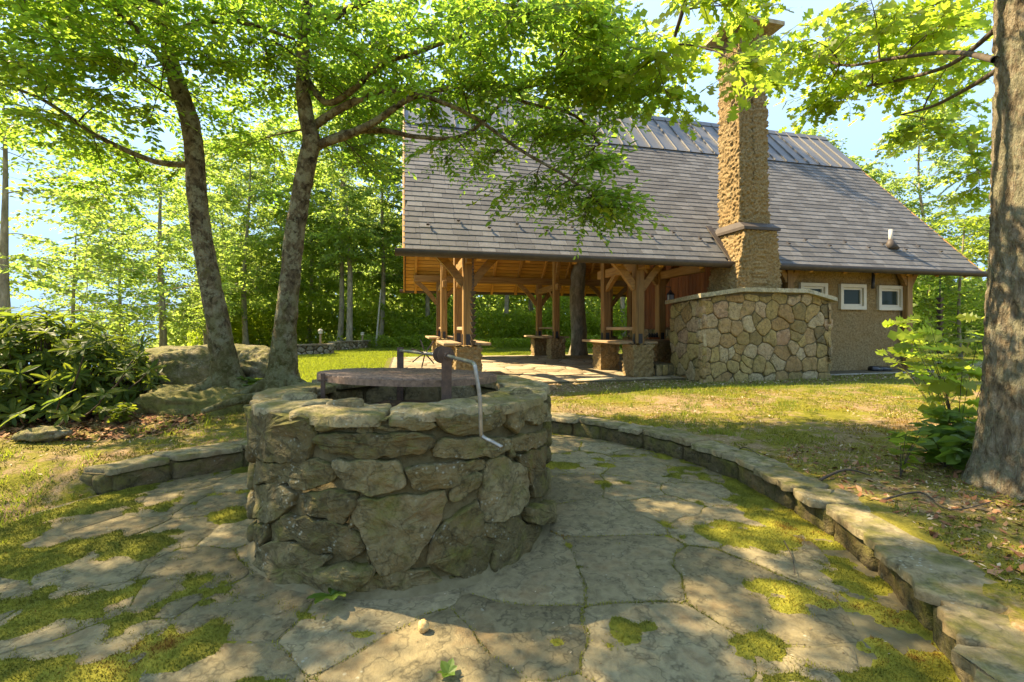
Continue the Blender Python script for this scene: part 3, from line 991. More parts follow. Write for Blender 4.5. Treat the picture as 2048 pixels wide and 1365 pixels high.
MB().tube(catmull(pts, 6), 0.0105, 10).build('crank_handle', M_GALV, winch, True)


def disc(c, ax, r, t, mat, nm, parent, seg=24):
    MB().tube([c - ax * t / 2, c + ax * t / 2], r, seg).build(nm, mat, parent)


for d in (-0.055, 0.045):
    disc(B - dirw * 0.055 + dirw * d, dirw, 0.055, 0.006, M_RUST, 'spool_flange', winch)
disc(B - dirw * 0.06, dirw, 0.024, 0.09, M_RUST, 'spool_core', winch, 14)
disc(B + dirw * 0.03, dirw, 0.024, 0.03, M_RUST, 'collar', winch, 14)
# star wheel of bent rods on the axle
hc = A + (B - A) * 0.62
sx = dirw.cross(Vector((0, 0, 1))).normalized()
for k in range(7):
    th = 2 * math.pi * k / 7 + 0.4
    rd = sx * math.cos(th) + Vector((0, 0, 1)) * math.sin(th)
    tg = dirw * RND.uniform(-.5, .5)
    MB().tube([hc, hc + rd * 0.05 + tg * .02, hc + rd * 0.105 + tg * .07 + Vector((0, 0, RND.uniform(-.01, .01)))], 0.005, 5).build('spoke', M_RUST, winch)
# little stop bar at the left of the grate
stop = thing('stop_bar', P(645, 800, 3.25), 'short rusty upright bar with bolt at left edge of the cooking grate', 'bar')
c = P(646, 772, 2.95)
MB().box((c.x, c.y, 0.985), (0.026, 0.012, 0.225)).build('bar', M_RUST, stop)
MB().tube([P(636, 761, 2.95), P(655, 761, 2.95)], 0.008, 8).build('bolt', M_RUST, stop)

# ------------------------------------------------------------------ pavilion
E1 = Vector((0.9724, 0.2334, 0)); E2v = Vector((-0.2334, 0.9724, 0)); UZ = Vector((0, 0, 1))
FL = 0.33                                     # floor level
TE, ZE = 8.39, 1.40 + 1.40                    # eave line and height
TR_, ZR = 12.85, 1.40 + 6.62                  # ridge
SL = (ZR - ZE) / (TR_ - TE)
LEN = 14.40
ang1 = math.atan2(E1.y, E1.x)


def B(s, t, z):
    return E1 * s + E2v * t + UZ * z


def plane_hit(u, v, t):
    """seen point on the plane t = const -> s, z"""
    d = Vector(((u - 1024) / F, 1, -(v - HOR) / F))
    k = t / d.dot(E2v)
    p = d * k
    return p.dot(E1), p.z + H


pav = thing('pavilion', B(0.8, 9.0, FL), 'open timber pavilion with grey shingle roof, tall chimney and rendered end wall', 'pavilion')
Mb = Matrix.Rotation(ang1, 3, 'Z')


def beam(name, a, b, w, h, mat, parent=pav, bev=0.01, roll=None):
    """a timber from a to b in its own local frame (x along the grain)"""
    a = Vector(a); b = Vector(b)
    L = (b - a).length
    x = (b - a) / L
    up = Vector(roll) if roll is not None else (UZ if abs(x.z) < 0.95 else E2v)
    y = up.cross(x).normalized(); z = x.cross(y)
    mbb = MB().box((0, 0, 0), (L, w, h))
    me = new_mesh(name, mbb.V, mbb.F, mat)
    o = bpy.data.objects.new(name, me)
    COL.objects.link(o)
    o.parent = parent
    M = Matrix((x, y, z)).transposed().to_4x4()
    M.translation = (a + b) / 2
    if parent.name in OFF: o.matrix_parent_inverse = Matrix.Translation(-OFF[parent.name])
    o.matrix_basis = M
    if bev:
        md = o.modifiers.new('bevel', 'BEVEL'); md.width = bev; md.segments = 1
    return o


def brace(a, b, sag, w, h, side, parent=pav, mat=None):
    """curved knee brace from a (on the post) to b (under the beam)"""
    mid = (a + b) / 2 + sag
    pts = bez(a, mid, b, 7)
    V = []; Fs = []
    for i, p in enumerate(pts):
        t = (pts[min(i + 1, 6)] - pts[max(i - 1, 0)]).normalized()
        nrm = t.cross(side).normalized()
        for sx_, sy_ in ((-1, -1), (1, -1), (1, 1), (-1, 1)):
            V.append(p + side * (sx_ * w / 2) + nrm * (sy_ * h / 2))
    for i in range(6):
        for k in range(4): Fs.append((i * 4 + k, i * 4 + (k + 1) % 4, (i + 1) * 4 + (k + 1) % 4, (i + 1) * 4 + k))
    Fs += [(3, 2, 1, 0), (24, 25, 26, 27)]
    link('knee_brace', new_mesh('knee_brace', V, Fs, mat or M_TIMBER), parent)


# floor slab with flagstones
floor = link('pavilion_floor', MB().box(B(6.9, 12.65, FL - 0.16), (14.6, 8.4, 0.30), Mb).build('pavilion_floor', M_FPMORTAR).data, kind='structure')
bpy.data.objects.remove([o for o in COL.objects if o.name == 'pavilion_floor' and o.get('kind') is None][0]) if any(o.name == 'pavilion_floor' and o.get('kind') is None for o in COL.objects) else None
floor.name = 'pavilion_floor'
pts = []
for it in range(5000):
    p = (RND.uniform(-0.35, 8.3), RND.uniform(8.5, 16.8))
    if all((p[0] - q[0]) ** 2 + (p[1] - q[1]) ** 2 > 0.58 ** 2 for q in pts): pts.append(p)
for i, c in enumerate(voronoi(pts, (-0.35, 8.3, 8.5, 16.8), 0.025)):
    if len(c) > 2:
        L = RND.uniform(-.002, .003)
        me = stone_mesh('flagstone', c, lambda a, b, d, L=L: B(a, b, FL - 0.006 + L + d), M_FLOORSTONE, thick=0.0, back=0.02, n=14, rough=0.002, wob=0.006, seed=500 + i, flat=True, inset=0.006)
        link('flagstone', me, floor)

S1, S2, S3 = 1.25, 5.05, 6.62
TF, TF2, TB2, TB = 9.05, 10.70, 14.60, 16.60


def rough_block(name, s0, s1, t0, t1, z0, z1, mat, parent, step=0.035, amp=0.018, taper=None, freq=11):
    """block with a coarse thrown-render surface: every face a displaced grid"""
    V = []; Fs = []
    def face(o, a, b, la, lb, nrm):
        na = max(2, int(la / step)); nb = max(2, int(lb / step))
        base = len(V)
        for j in range(nb + 1):
            for i in range(na + 1):
                p = o + a * (i / na) + b * (j / nb)
                q = p
                if taper: q = taper(p)
                d = amp * (fbm((p.x * freq, p.y * freq, p.z * freq), 3) + 0.3)
                # displace towards the outside on all axes so that seams stay closed
                c = Vector(((s0 + s1) / 2, (t0 + t1) / 2, p.z))
                off = Vector((p.x - c.x, p.y - c.y, 0))
                off.x /= (s1 - s0) / 2; off.y /= (t1 - t0) / 2
                V.append(B(q.x + off.x * d, q.y + off.y * d, q.z + (d if nrm == 'top' else 0)))
        for j in range(nb):
            for i in range(na):
                k = base + j * (na + 1) + i
                Fs.append((k, k + 1, k + na + 2, k + na + 1))
    ds, dt, dz = s1 - s0, t1 - t0, z1 - z0
    face(Vector((s0, t0, z0)), Vector((ds, 0, 0)), Vector((0, 0, dz)), ds, dz, 'f')
    face(Vector((s1, t0, z0)), Vector((0, dt, 0)), Vector((0, 0, dz)), dt, dz, 'r')
    face(Vector((s1, t1, z0)), Vector((-ds, 0, 0)), Vector((0, 0, dz)), ds, dz, 'b')
    face(Vector((s0, t1, z0)), Vector((0, -dt, 0)), Vector((0, 0, dz)), dt, dz, 'l')
    face(Vector((s0, t0, z1)), Vector((ds, 0, 0)), Vector((0, dt, 0)), ds, dt, 'top')
    return link(name, new_mesh(name, V, Fs, mat, True), parent)


def post(s, t, ztop, w=0.20, pier=True):
    zt = FL + 0.69
    if pier:
        rough_block('pier', s - .235, s + .235, t - .235, t + .235, FL - 0.02, zt, M_STUCCO, pav, 0.028, 0.04, None, 16)
    p = beam('post', B(s, t, zt + 0.004), B(s, t, ztop), w, w, M_TIMBER, roll=E2v)
    for dsx, dtx in ((0, -1), (-1, 0), (1, 0)):
        cpos = B(s + dsx * (w / 2 + .006), t + dtx * (w / 2 + .006), zt + 0.12)
        size = (0.09, 0.012, 0.24) if dsx == 0 else (0.012, 0.09, 0.24)
        m_ = MB().box(cpos, size, Mb).build('post_shoe', M_BLACK, p)
        m_.matrix_parent_inverse = p.matrix_basis.inverted()
    return p


def roof_z(t):
    return ZE + SL * (TR_ - TE - abs(t - TR_))


# plates along the building, posts, ties, rails, benches
ZP = roof_z(TF) - 0.42
for t in (TF, TF2, TB2, TB):
    zz = ZP if t in (TF, TB) else roof_z(t) - 0.62
    if t in (TF2, TB2): zz = ZP + 0.9
    beam('plate_beam', B(0.35, t, zz), B(8.0 if t < 12 else 12.8, t, zz), 0.20, 0.24, M_TIMBER)
for s in (S1, S2):
    for t in (TF, TF2, TB2, TB):
        zz = ZP - 0.12 if t in (TF, TB) else ZP + 0.78
        post(s, t, zz)
post(S3, TF2, ZP + 0.78)
post(8.0, TB2 + 0.2, ZP + 0.78); post(8.0, TB, ZP - 0.12)
for s in (S1, S2, 8.0):
    for t, zz in ((TF, ZP - 0.12), (TB, ZP - 0.12)):
        if s > 6 and t < 12: continue
        for d in (-1, 1):
            brace(B(s + d * .08, t, zz - 0.78), B(s + d * 0.82, t, zz + 0.02), B(0, 0, 0) + E1 * (-d * 0.05) + UZ * 0.07, 0.11, 0.15, E2v)
for s in (S1, S2):
    for (ta, tb) in ((TF, TF2), (TB2, TB)):
        beam('tie_beam', B(s, ta - (0.38 if ta == TF else 0.36), 2.765), B(s, tb + 0.38, 2.765), 0.13, 0.21, M_TIMBER)
        beam('back_rail', B(s - .02, ta + .1, 1.37), B(s - .02, tb - .1, 1.37), 0.045, 0.075, M_PLANK)
        for dsd in (-1, 1):
            beam('bench_plank', B(s + dsd * .30, ta - .02, FL + 0.725), B(s + dsd * .30, tb + .42, FL + 0.725), 0.37, 0.06, M_PLANK)
        # struts from the tie up to the rafters
        for t_, d in ((TF2, -1), (TB2, 1)):
            pass
    for t_, d in ((TF2, 1), (TB2, -1)):
        brace(B(s, t_, 2.9), B(s, t_ + d * 0.75, ZP + 1.45), E2v * (-d * .04) + UZ * .03, 0.11, 0.14, E1)
        brace(B(s, t_ - d * 0.06, 2.35), B(s, t_ - d * 0.62, 2.72), UZ * -0.03, 0.10, 0.12, E1)
    # queen posts to collar, ridge support
    beam('collar_beam', B(s, TF2, ZP + 1.55), B(s, TB2, ZP + 1.55), 0.16, 0.22, M_TIMBER)
beam('tie_beam', B(S3, TF - .1, 2.765), B(S3, TF2 + .3, 2.765), 0.13, 0.21, M_TIMBER)
beam('back_rail', B(S3 + .1, TF2, 1.37), B(8.0, TF2, 1.37), 0.045, 0.075, M_PLANK)
beam('bench_plank', B(S3 - .6, TF2 - .1, FL + .725), B(8.0, TF2 - .1, FL + .725), 0.40, 0.06, M_PLANK)
for d in (-1, 1):
    brace(B(S3 + d * .08, TF2, 2.55), B(S3 + d * 0.7, TF2, 3.3), UZ * .05, 0.11, 0.14, E2v)
beam('ridge_beam', B(0.2, TR_, ZR - 0.5), B(LEN - .2, TR_, ZR - .5), 0.18, 0.3, M_TIMBER)

# rafters under both slopes
s = 0.42
while s < LEN:
    for sd in (-1, 1):
        t0 = TR_ + sd * (TR_ - TE - 0.03)
        beam('rafter', B(s, t0, roof_z(t0) - 0.135), B(s, TR_, ZR - 0.135), 0.09, 0.13, M_RAFTER, bev=0.006)
    s += 0.965
# roof decking: boards of the rear slope show from below; the front slope is boarded the same way
slope_len = math.hypot(TR_ - TE, ZR - ZE)
nbd = 46
for sd in (-1, 1):
    d = Vector((0, 0, 0)) + E2v * (-sd * (TR_ - TE) / slope_len) + UZ * ((ZR - ZE) / slope_len)   # up the slope
    nrm = E1.cross(d) * (1 if sd < 0 else -1)
    e0 = B(0, TR_ + sd * (TR_ - TE), ZE)
    for i in range(nbd):
        w = slope_len / nbd
        if sd < 0 and i > 30: continue
        c = e0 + d * (w * (i + .5)) - nrm * 0.042
        beam('deck_board', c + E1 * 0.06, c + E1 * (LEN - .06), w - 0.02, 0.022, M_BOARD, bev=0, roll=nrm)
    # solid roof panel above the boards, butted at the ridge
    V = []
    for sx_ in (0.02, LEN - 0.02):
        for (k, o) in ((0.0, -0.028), (slope_len, -0.028), (slope_len, 0.0), (0.0, 0.0)):
            p = e0 + d * k + nrm * o
            V.append(p + E1 * sx_)
    fs = [(0, 1, 2, 3), (7, 6, 5, 4), (0, 4, 5, 1), (1, 5, 6, 2), (2, 6, 7, 3), (3, 7, 4, 0)]
    pn = link('roof_panel', new_mesh('roof_panel', V, fs, M_SHINGLE), pav)
    if sd < 0: front_panel, FD, FN, FE0 = pn, d, nrm, e0
    else: RD, RN, RE0 = d, nrm, e0
# barge boards at both gables
for sx_ in (0.0, LEN):
    for sd, d, nrm, e0 in ((-1, FD, FN, FE0), (1, RD, RN, RE0)):
        a = e0 + E1 * sx_ - nrm * 0.075 + d * 0.01
        beam('barge_board', a, a + d * (slope_len - 0.02), 0.05, 0.19, M_RAFTER, roll=nrm)

# shingles on the front slope
K_METAL = 0.705                               # fraction of the slope that is shingled
NROW = 28
expo = slope_len * K_METAL / NROW
WID = [0.22, 0.27, 0.31, 0.35, 0.40]
proto = {}
for w in WID:
    mbx = MB()
    L = expo * 1.55
    th0, th1 = 0.013, 0.005
    V = [(0.003, 0, 0), (w - 0.003, 0, 0), (w - 0.003, L, 0), (0.003, L, 0), (0.003, 0.004, th0), (w - 0.003, 0.0, th0), (w - 0.003, L, th1), (0.003, L, th1)]
    mbx.add(V, [(0, 3, 2, 1), (4, 5, 6, 7), (0, 1, 5, 4), (1, 2, 6, 5), (2, 3, 7, 6), (3, 0, 4, 7)])
    proto[w] = (new_mesh('shingle', mbx.V, mbx.F, M_SHINGLE), np.array(mbx.V), np.array(mbx.F))
Mroof = Matrix((E1, FD, FN)).transposed()
rest_V = []; rest_F = []; rest_R = []
n_single = 0; off = 0
CH_S0, CH_S1 = 6.93, 7.82
for row in range(NROW):
    s = -0.015 - RND.uniform(0, 0.2)
    while s < LEN - 0.05:
        w = RND.choice(WID)
        s0, s1 = max(s, -0.02), min(s + w, LEN + 0.015)
        if s1 - s0 < 0.08: s += w; continue
        kk = row * expo - 0.02 + RND.uniform(-0.008, 0.008)
        # tilt each course so that its butt sits on the course below
        tl = 0.0085 / expo * 0.75 + RND.uniform(-.004, .004)
        Mt = Mroof @ Matrix.Rotation(-tl * 0.9, 3, 'X') @ Matrix.Rotation(RND.uniform(-.006, .006), 3, 'Z')
        o = FE0 + E1 * s0 + FD * kk + FN * 0.010
        if row < 5 and CH_S0 - 0.2 < (s0 + s1) / 2 < CH_S1 + .05: s += w; continue
        if row < 6 and abs(s1 - s0 - w) < 1e-6 and n_single < 300:
            ob = bpy.data.objects.new('shingle', proto[w][0])
            COL.objects.link(ob); ob.parent = front_panel
            M = Mt.to_4x4(); M.translation = o
            ob.matrix_basis = M
            n_single += 1
        else:
            V = proto[w][1].copy(); V[:, 0] *= (s1 - s0) / w
            V = V @ np.array(Mt).T + np.array(o)
            rest_V.append(V); rest_F.append(proto[w][2] + off); rest_R.append(np.full(8, RND.random())); off += 8
        s += w
link('upper_shingles', new_mesh('upper_shingles', np.concatenate(rest_V), np.concatenate(rest_F), M_SHINGLE, rnd=np.concatenate(rest_R)), front_panel, kind='stuff')
# standing seam metal above
k0 = slope_len * K_METAL - 0.01; k1 = slope_len + 0.0
npan = 34
pw = LEN / npan
for i in range(npan):
    mbp = MB()
    a, b_ = i * pw + 0.002, (i + 1) * pw - 0.002
    def q(s_, k_, n_): return FE0 + E1 * s_ + FD * k_ + FN * n_
    mbp.add([q(a, k0, 0.045), q(b_, k0, 0.045), q(b_, k1, 0.032), q(a, k1, 0.032), q(a, k0, 0.03), q(b_, k0, 0.03), q(b_, k1, 0.01), q(a, k1, 0.01)], [(0, 1, 2, 3), (4, 7, 6, 5), (0, 4, 5, 1), (1, 5, 6, 2), (2, 6, 7, 3), (3, 7, 4, 0)])
    mbp.add([q(a, k0, 0.043), q(a + .014, k0, 0.043), q(a + .014, k1, 0.03), q(a, k1, 0.03), q(a, k0, 0.085), q(a + .014, k0, 0.085), q(a + .014, k1, 0.07), q(a, k1, 0.07)], [(4, 5, 6, 7), (0, 1, 5, 4), (1, 2, 6, 5), (3, 0, 4, 7)])
    mbp.build('metal_panel', M_SEAM, front_panel)
rc_ = B(0, TR_, ZR)
mbr = MB()
V = []
for sx_ in (-0.02, LEN + 0.02):
    for p in (FD * -0.16 + FN * 0.055, FD * 0.0 + UZ * 0.10, RD * -0.16 + RN * 0.055, RD * -0.16 + RN * 0.035, UZ * 0.05, FD * -0.16 + FN * 0.035):
        V.append(rc_ + E1 * sx_ + p)
mbr.add(V, [(0, 6, 7, 1), (1, 7, 8, 2), (2, 8, 9, 3), (3, 9, 10, 4), (4, 10, 11, 5), (5, 11, 6, 0), (0, 1, 4, 5), (1, 2, 3, 4), (6, 11, 10, 7), (7, 10, 9, 8)])
mbr.build('ridge_cap', M_SEAM, front_panel)
# snow guards, two staggered rows
for row, (k_, o_) in enumerate(((expo * 4.1, 0.45), (expo * 5.1, 1.05), )):
    s = o_
    while s < LEN - .2:
        if not (CH_S0 - .3 < s < CH_S1 + .2):
            c = FE0 + E1 * s + FD * k_ + FN * 0.055
            g_ = MB().box(c + FN * 0.012, (0.065, 0.014, 0.03), Mroof)
            g_.box(c - FN * .008 + FD * .05, (0.025, 0.11, 0.008), Mroof)
            g_.build('snow_guard', M_DARKMETAL, front_panel)
        s += 1.2
# gutters: half round, broken by the chimney at the front
def gutter(s0, s1, t, z, out, nm='gutter'):
    V = []; Fs = []
    K = 10
    for sx_ in (s0, s1):
        for rr in (0.10, 0.092):
            for k in range(K + 1):
                th = math.pi * k / K
                V.append(B(sx_, t + out * (0.10 - rr * math.cos(th)), z + 0.015 - (0.03 if 0 < k < K else 0) - rr * math.sin(th)))
    n1 = K + 1
    for k in range(K):
        Fs.append((k, k + 1, 2 * n1 + k + 1, 2 * n1 + k))
        Fs.append((n1 + k + 1, n1 + k, 3 * n1 + k, 3 * n1 + k + 1))
        Fs.append((k, n1 + k, n1 + k + 1, k + 1)); Fs.append((2 * n1 + k, 2 * n1 + k + 1, 3 * n1 + k + 1, 3 * n1 + k))
    Fs.append((0, 2 * n1, 3 * n1, n1)); Fs.append((K, n1 + K, 3 * n1 + K, 2 * n1 + K))
    Fs.append(tuple(range(n1))); Fs.append(tuple(2 * n1 + k for k in range(K, -1, -1)))
    link(nm, new_mesh(nm, V, Fs, M_DARKMETAL, True), pav)


gutter(-0.16, CH_S0 - .02, TE + 0.045, ZE - 0.005, -1)
gutter(CH_S1 + .05, LEN + 0.03, TE + 0.045, ZE - 0.005, -1)
t_re = 2 * TR_ - TE
gutter(-0.16, LEN, t_re - 0.045, ZE - 0.01, 1)

# rendered end building
SW0, SW1, TW, TWB = 8.0, 12.9, 9.0, 15.0
wins = []
for (u0, v0, u1, v1) in ((1597, 566, 1651, 618), (1677, 568.5, 1728, 620), (1753, 571.5, 1802, 621.5)):
    a = plane_hit(u0, v0, TW); b_ = plane_hit(u1, v1, TW)
    wins.append((a[0], b_[0], b_[1], a[1]))
zt_ = roof_z(TW) - 0.30
# wall pieces round the openings (front), then side and back walls
cols = [SW0] + [x for w in wins for x in (w[0] + .06, w[1] - .06)] + [SW1]
zb0 = max(w[2] for w in wins) + .06; zb1 = min(w[3] for w in wins) - .06
def rendered_wall():
    V = []; Fs = []
    st = 0.05
    ns = int((SW1 - SW0) / st); nz = int((zt_ - 0.2) / st)
    ssx = np.linspace(SW0, SW1, ns + 1); zsx = np.linspace(0.2, zt_, nz + 1)
    idx = {}
    for j, z in enumerate(zsx):
        for i, s_ in enumerate(ssx):
            d = 0.022 * (fbm((s_ * 13, 3.1, z * 13), 3))
            idx[(i, j)] = len(V); V.append(B(s_, TW - d, z))
    for j in range(nz):
        for i in range(ns):
            sm = (ssx[i] + ssx[i + 1]) / 2; zm = (zsx[j] + zsx[j + 1]) / 2
            if any(w[0] + .07 < sm < w[1] - .07 and w[2] + .07 < zm < w[3] - .07 for w in wins): continue
            Fs.append((idx[i, j], idx[i + 1, j], idx[i + 1, j + 1], idx[i, j + 1]))
    return link('rendered_wall', new_mesh('rendered_wall', V, Fs, M_STUCCO, True), pav)
rw = rendered_wall()
MB().box(B(SW1 - .1, (TW + TWB) / 2 + .05, (0.2 + zt_) / 2), (0.2, TWB - TW, zt_ - .2), Mb).build('side_wall', M_STUCCO, pav)
MB().box(B((SW0 + SW1) / 2, TWB - .1, (0.2 + zt_ + .6) / 2), (SW1 - SW0 - .4, 0.2, zt_ + .3), Mb).build('back_wall', M_STUCCO, pav)
MB().box(B((SW0 + SW1) / 2, 12, zt_ + .1), (SW1 - SW0 - .5, 5.5, 0.08), Mb).build('loft_floor', M_CLAD, pav)
# cladding boards on the wall facing the open pavilion
i = 0
t = TW + .05
while t < TWB - .05:
    zt2 = min(roof_z(t), roof_z(t + .17)) - 0.28
    beam('cladding_board', B(SW0 - .02, t + .085, FL + 1.05), B(SW0 - .02, t + .085, zt2), 0.025, 0.16, M_CLAD, roll=E2v)
    t += 0.168
MB().box(B(SW0 + 0.03, (TW + TWB) / 2, FL + 1.7), (0.05, TWB - TW - .1, 3.4), Mb).build('inner_wall', M_CLAD, pav)
pts = []
for it in range(1200):
    p = (RND.uniform(TW + .1, TWB), RND.uniform(FL, FL + 1.0))
    if all((p[0] - q_[0]) ** 2 + (p[1] - q_[1]) ** 2 > 0.26 ** 2 for q_ in pts): pts.append(p)
ws = link('stone_wainscot', MB().box(B(SW0 - 0.04, (TW + TWB) / 2, FL + .5), (0.10, TWB - TW, 1.0), Mb).build('stone_wainscot_core', M_FPMORTAR, pav).data, pav)
bpy.data.objects.remove(bpy.data.objects['stone_wainscot_core'])
for i, c in enumerate(voronoi(pts, (TW + .1, TWB, FL, FL + 1.0), 0.02)):
    if len(c) > 2: link('stone', stone_mesh('stone', c[::-1], lambda a, b, d: B(SW0 - .09 - d, a, b), M_FPSTONE, thick=.02, back=.02, n=12, rough=.006, seed=700 + i), ws)

for (s0, s1, z0, z1) in wins:
    wn = MB()
    fw = 0.085
    for (a, b_, c_, d_) in ((s0, s1, z1 - fw, z1), (s0, s1, z0, z0 + fw), (s0, s0 + fw, z0 + fw, z1 - fw), (s1 - fw, s1, z0 + fw, z1 - fw)):
        wn.box(B((a + b_) / 2, TW - 0.035, (c_ + d_) / 2), (b_ - a, 0.07, d_ - c_), Mb)
    fr = wn.build('window', M_FRAME, pav)
    i0 = fw + 0.004
    sa = MB()
    for (a, b_, c_, d_) in ((s0 + i0, s1 - i0, z1 - i0 - .05, z1 - i0), (s0 + i0, s1 - i0, z0 + i0, z0 + i0 + .05), (s0 + i0, s0 + i0 + .05, z0 + i0 + .05, z1 - i0 - .05), (s1 - i0 - .05, s1 - i0, z0 + i0 + .05, z1 - i0 - .05)):
        sa.box(B((a + b_) / 2, TW + 0.0, (c_ + d_) / 2), (b_ - a, 0.05, d_ - c_), Mb)
    sa.build('sash', M_FRAME, fr)
    MB().box(B((s0 + s1) / 2, TW + .01, (z0 + z1) / 2), (s1 - s0 - 2 * i0 - .09, 0.008, z1 - z0 - 2 * i0 - .09), Mb).build('pane', M_GLASS, fr)
    MB().box(B((s0 + s1) / 2, TW + .12, (z0 + z1) / 2), (s1 - s0, 0.02, z1 - z0), Mb).build('blind', M_BLACK, fr)
# posts against the end wall with their brackets
for u in (1577, 1815):
    sp = plane_hit(u, 600, TW - .12)[0]
    beam('post', B(sp, TW - .12, 0.3), B(sp, TW - .12, zt_ - .15), 0.17, 0.14, M_TIMBER, roll=E2v)
    for d in (-1, 1):
        brace(B(sp + d * .06, TW - .12, zt_ - .72), B(sp + d * 0.42, TW - .12, zt_ - .16), UZ * .02, 0.10, 0.13, E2v)
beam('plate_beam', B(8.0, TW - .12, zt_ - .06), B(12.95, TW - .12, zt_ - .06), 0.14, 0.16, M_TIMBER)
sd_, zd_ = plane_hit(1743, 560, TW - .06)
MB().tube([B(sd_, TW - .12, zt_ - .02), B(sd_, TW - .10, zd_ - .05), B(sd_ - .05, TW - .13, zd_ - .22)], 0.038, 10).build('downspout', M_BLACK, pav, True)
sv = plane_hit(1741, 480, TE + 1.05)[0]
kv = expo * 5.0
cv = FE0 + E1 * sv + FD * kv + FN * 0.03
MB().tube([cv, cv + UZ * 0.42], 0.045, 12).build('vent_pipe', M_VENT, front_panel, True)
MB().tube([cv - FD * .05 + UZ * -.06, cv + UZ * 0.08 + E1 * .0, cv + UZ * 0.17], [0.16, 0.09, 0.052], 14).build('vent_boot', M_DARKMETAL, front_panel, True)

# ---- stone fireplace base
FS0, FS1, FT0, FT1 = 5.80, 9.05, 7.88, 9.0
def ztop(s):
    return float(np.interp(s, [FS0, 6.75, 8.35, FS1], [2.00, 2.13, 2.13, 1.98]))
core = MB()
V = []
xs_ = [FS0 + .05, 6.75, 8.35, FS1 - .05]
for t in (FT0 + .05, FT1):
    for s_ in xs_: V.append(B(s_, t, 0.1))
    for s_ in xs_: V.append(B(s_, t, ztop(s_) - (0.07 if t > 8.5 else 0) - 0.01))
Fs = []
for i in range(3):
    Fs += [(i, i + 1, 5 + i, 4 + i), (8 + i + 1, 8 + i, 12 + i, 13 + i), (4 + i, 5 + i, 13 + i, 12 + i)]
Fs += [(0, 4, 12, 8), (3, 11, 15, 7)]
fpb = link('fireplace_base', new_mesh('fireplace_base', core.add(V, Fs).V, core.F, M_FPMORTAR), pav)
def stones_on(mapf, w, h, hfun, mind, seed0, inv=False):
    pts = []
    z_ = 0.12
    k_ = 0
    while z_ < h + .1:
        rh = RND.choice((0.13, 0.2, 0.26, 0.34))
        x_ = RND.uniform(-.2, 0.1)
        while x_ < w + .2:
            sw = RND.uniform(0.16, 0.52)
            pts.append((x_ + sw / 2 + RND.uniform(-.03, .03), z_ + rh / 2 + RND.uniform(-.075, .075)))
            if RND.random() < .16: pts.append((x_ + sw * .9, z_ + rh * RND.choice((.15, .95))))
            x_ += sw
        z_ += rh
    for i, c in enumerate(voronoi(pts, (-.02, w + .02, 0.05, h + .03), 0.014)):
        if len(c) < 3: continue
        c = clip_half(c, 0, 1, 1e9)
        c = [(q_[0], min(q_[1], hfun(q_[0]) - 0.03)) for q_ in c]
        if abs(poly_area(c)) < 0.006: continue
        link('stone', stone_mesh('stone', c[::-1] if inv else c, mapf, M_FPSTONE, thick=RND.uniform(.012, .034), back=.05, n=20, rough=.010, freq=9, wob=0.005, seed=seed0 + i, inset=0.007, cq=0.05, warp=(0.085, 2.8, seed0)), fpb)
stones_on(lambda a, b, d: B(FS0 + a, FT0 + .05 - d, b), FS1 - FS0, 2.13, lambda a: ztop(FS0 + a), 0.23, 800)
stones_on(lambda a, b, d: B(FS0 + .05 - d, FT0 + .03 + a, b), FT1 - FT0, 2.05, lambda a: ztop(FS0) - .06 * a, 0.21, 1000, True)
stones_on(lambda a, b, d: B(FS1 - .05 + d, FT0 + .03 + a, b), FT1 - FT0, 2.0, lambda a: ztop(FS1) - .06 * a, 0.25, 1100)
# capping slabs
for (a, b_) in ((FS0 - .07, 6.75), (6.75, 7.55), (7.55, 8.35), (8.35, FS1 + .07)):
    za = ztop(a) if a > FS0 else ztop(FS0) - .012; zb_ = ztop(b_) if b_ < FS1 else ztop(FS1) - .02
    nseg = 4
    V = []; Fs = []
    for i in range(nseg + 1):
        s_ = a + .004 + (b_ - a - .008) * i / nseg; z_ = za + (zb_ - za) * i / nseg
        for t_, dz in ((FT0 - .07 + RND.uniform(-.012, .012), 0), (FT0 - .06, 0.085 + RND.uniform(-.005, .005)), (FT1 + .08, 0.085 - .07), (FT1 + .08, -.07)):
            V.append(B(s_, t_, z_ + dz))
    for i in range(nseg):
        for k in range(4): Fs.append((i * 4 + k, (i + 1) * 4 + k, (i + 1) * 4 + (k + 1) % 4, i * 4 + (k + 1) % 4))
    Fs += [(0, 1, 2, 3), (nseg * 4 + 3, nseg * 4 + 2, nseg * 4 + 1, nseg * 4)]
    link('cap_slab', new_mesh('cap_slab', V, Fs, M_CAP), fpb)
# low hearth ledge
he = MB().box(B(5.62, 9.45, FL + .13), (0.46, 1.1, 0.26), Mb).build('hearth_ledge', M_FPMORTAR, pav)
for i in range(6):
    for j in range(2):
        a0_ = 8.92 + i * .17 + (.06 if j else 0)
        link('stone', stone_mesh('stone', [(a0_, FL + .0 + j * .12), (a0_ + .15, FL + .0 + j * .12), (a0_ + .155, FL + .11 + j * .12), (a0_ + .01, FL + .112 + j * .12)][::-1], lambda a, b, d: B(5.39 - d, a, b), M_FPSTONE, thick=.03, n=12, seed=1200 + i * 2 + j), he)
        b0_ = 5.40 + i * .075
for i in range(3):
    link('stone', stone_mesh('stone', [(5.40 + i * .15, FL), (5.54 + i * .15, FL), (5.54 + i * .15, FL + .24), (5.40 + i * .15, FL + .23)], lambda a, b, d: B(a, 8.90 - d, b), M_FPSTONE, thick=.03, n=12, seed=1230 + i), he)

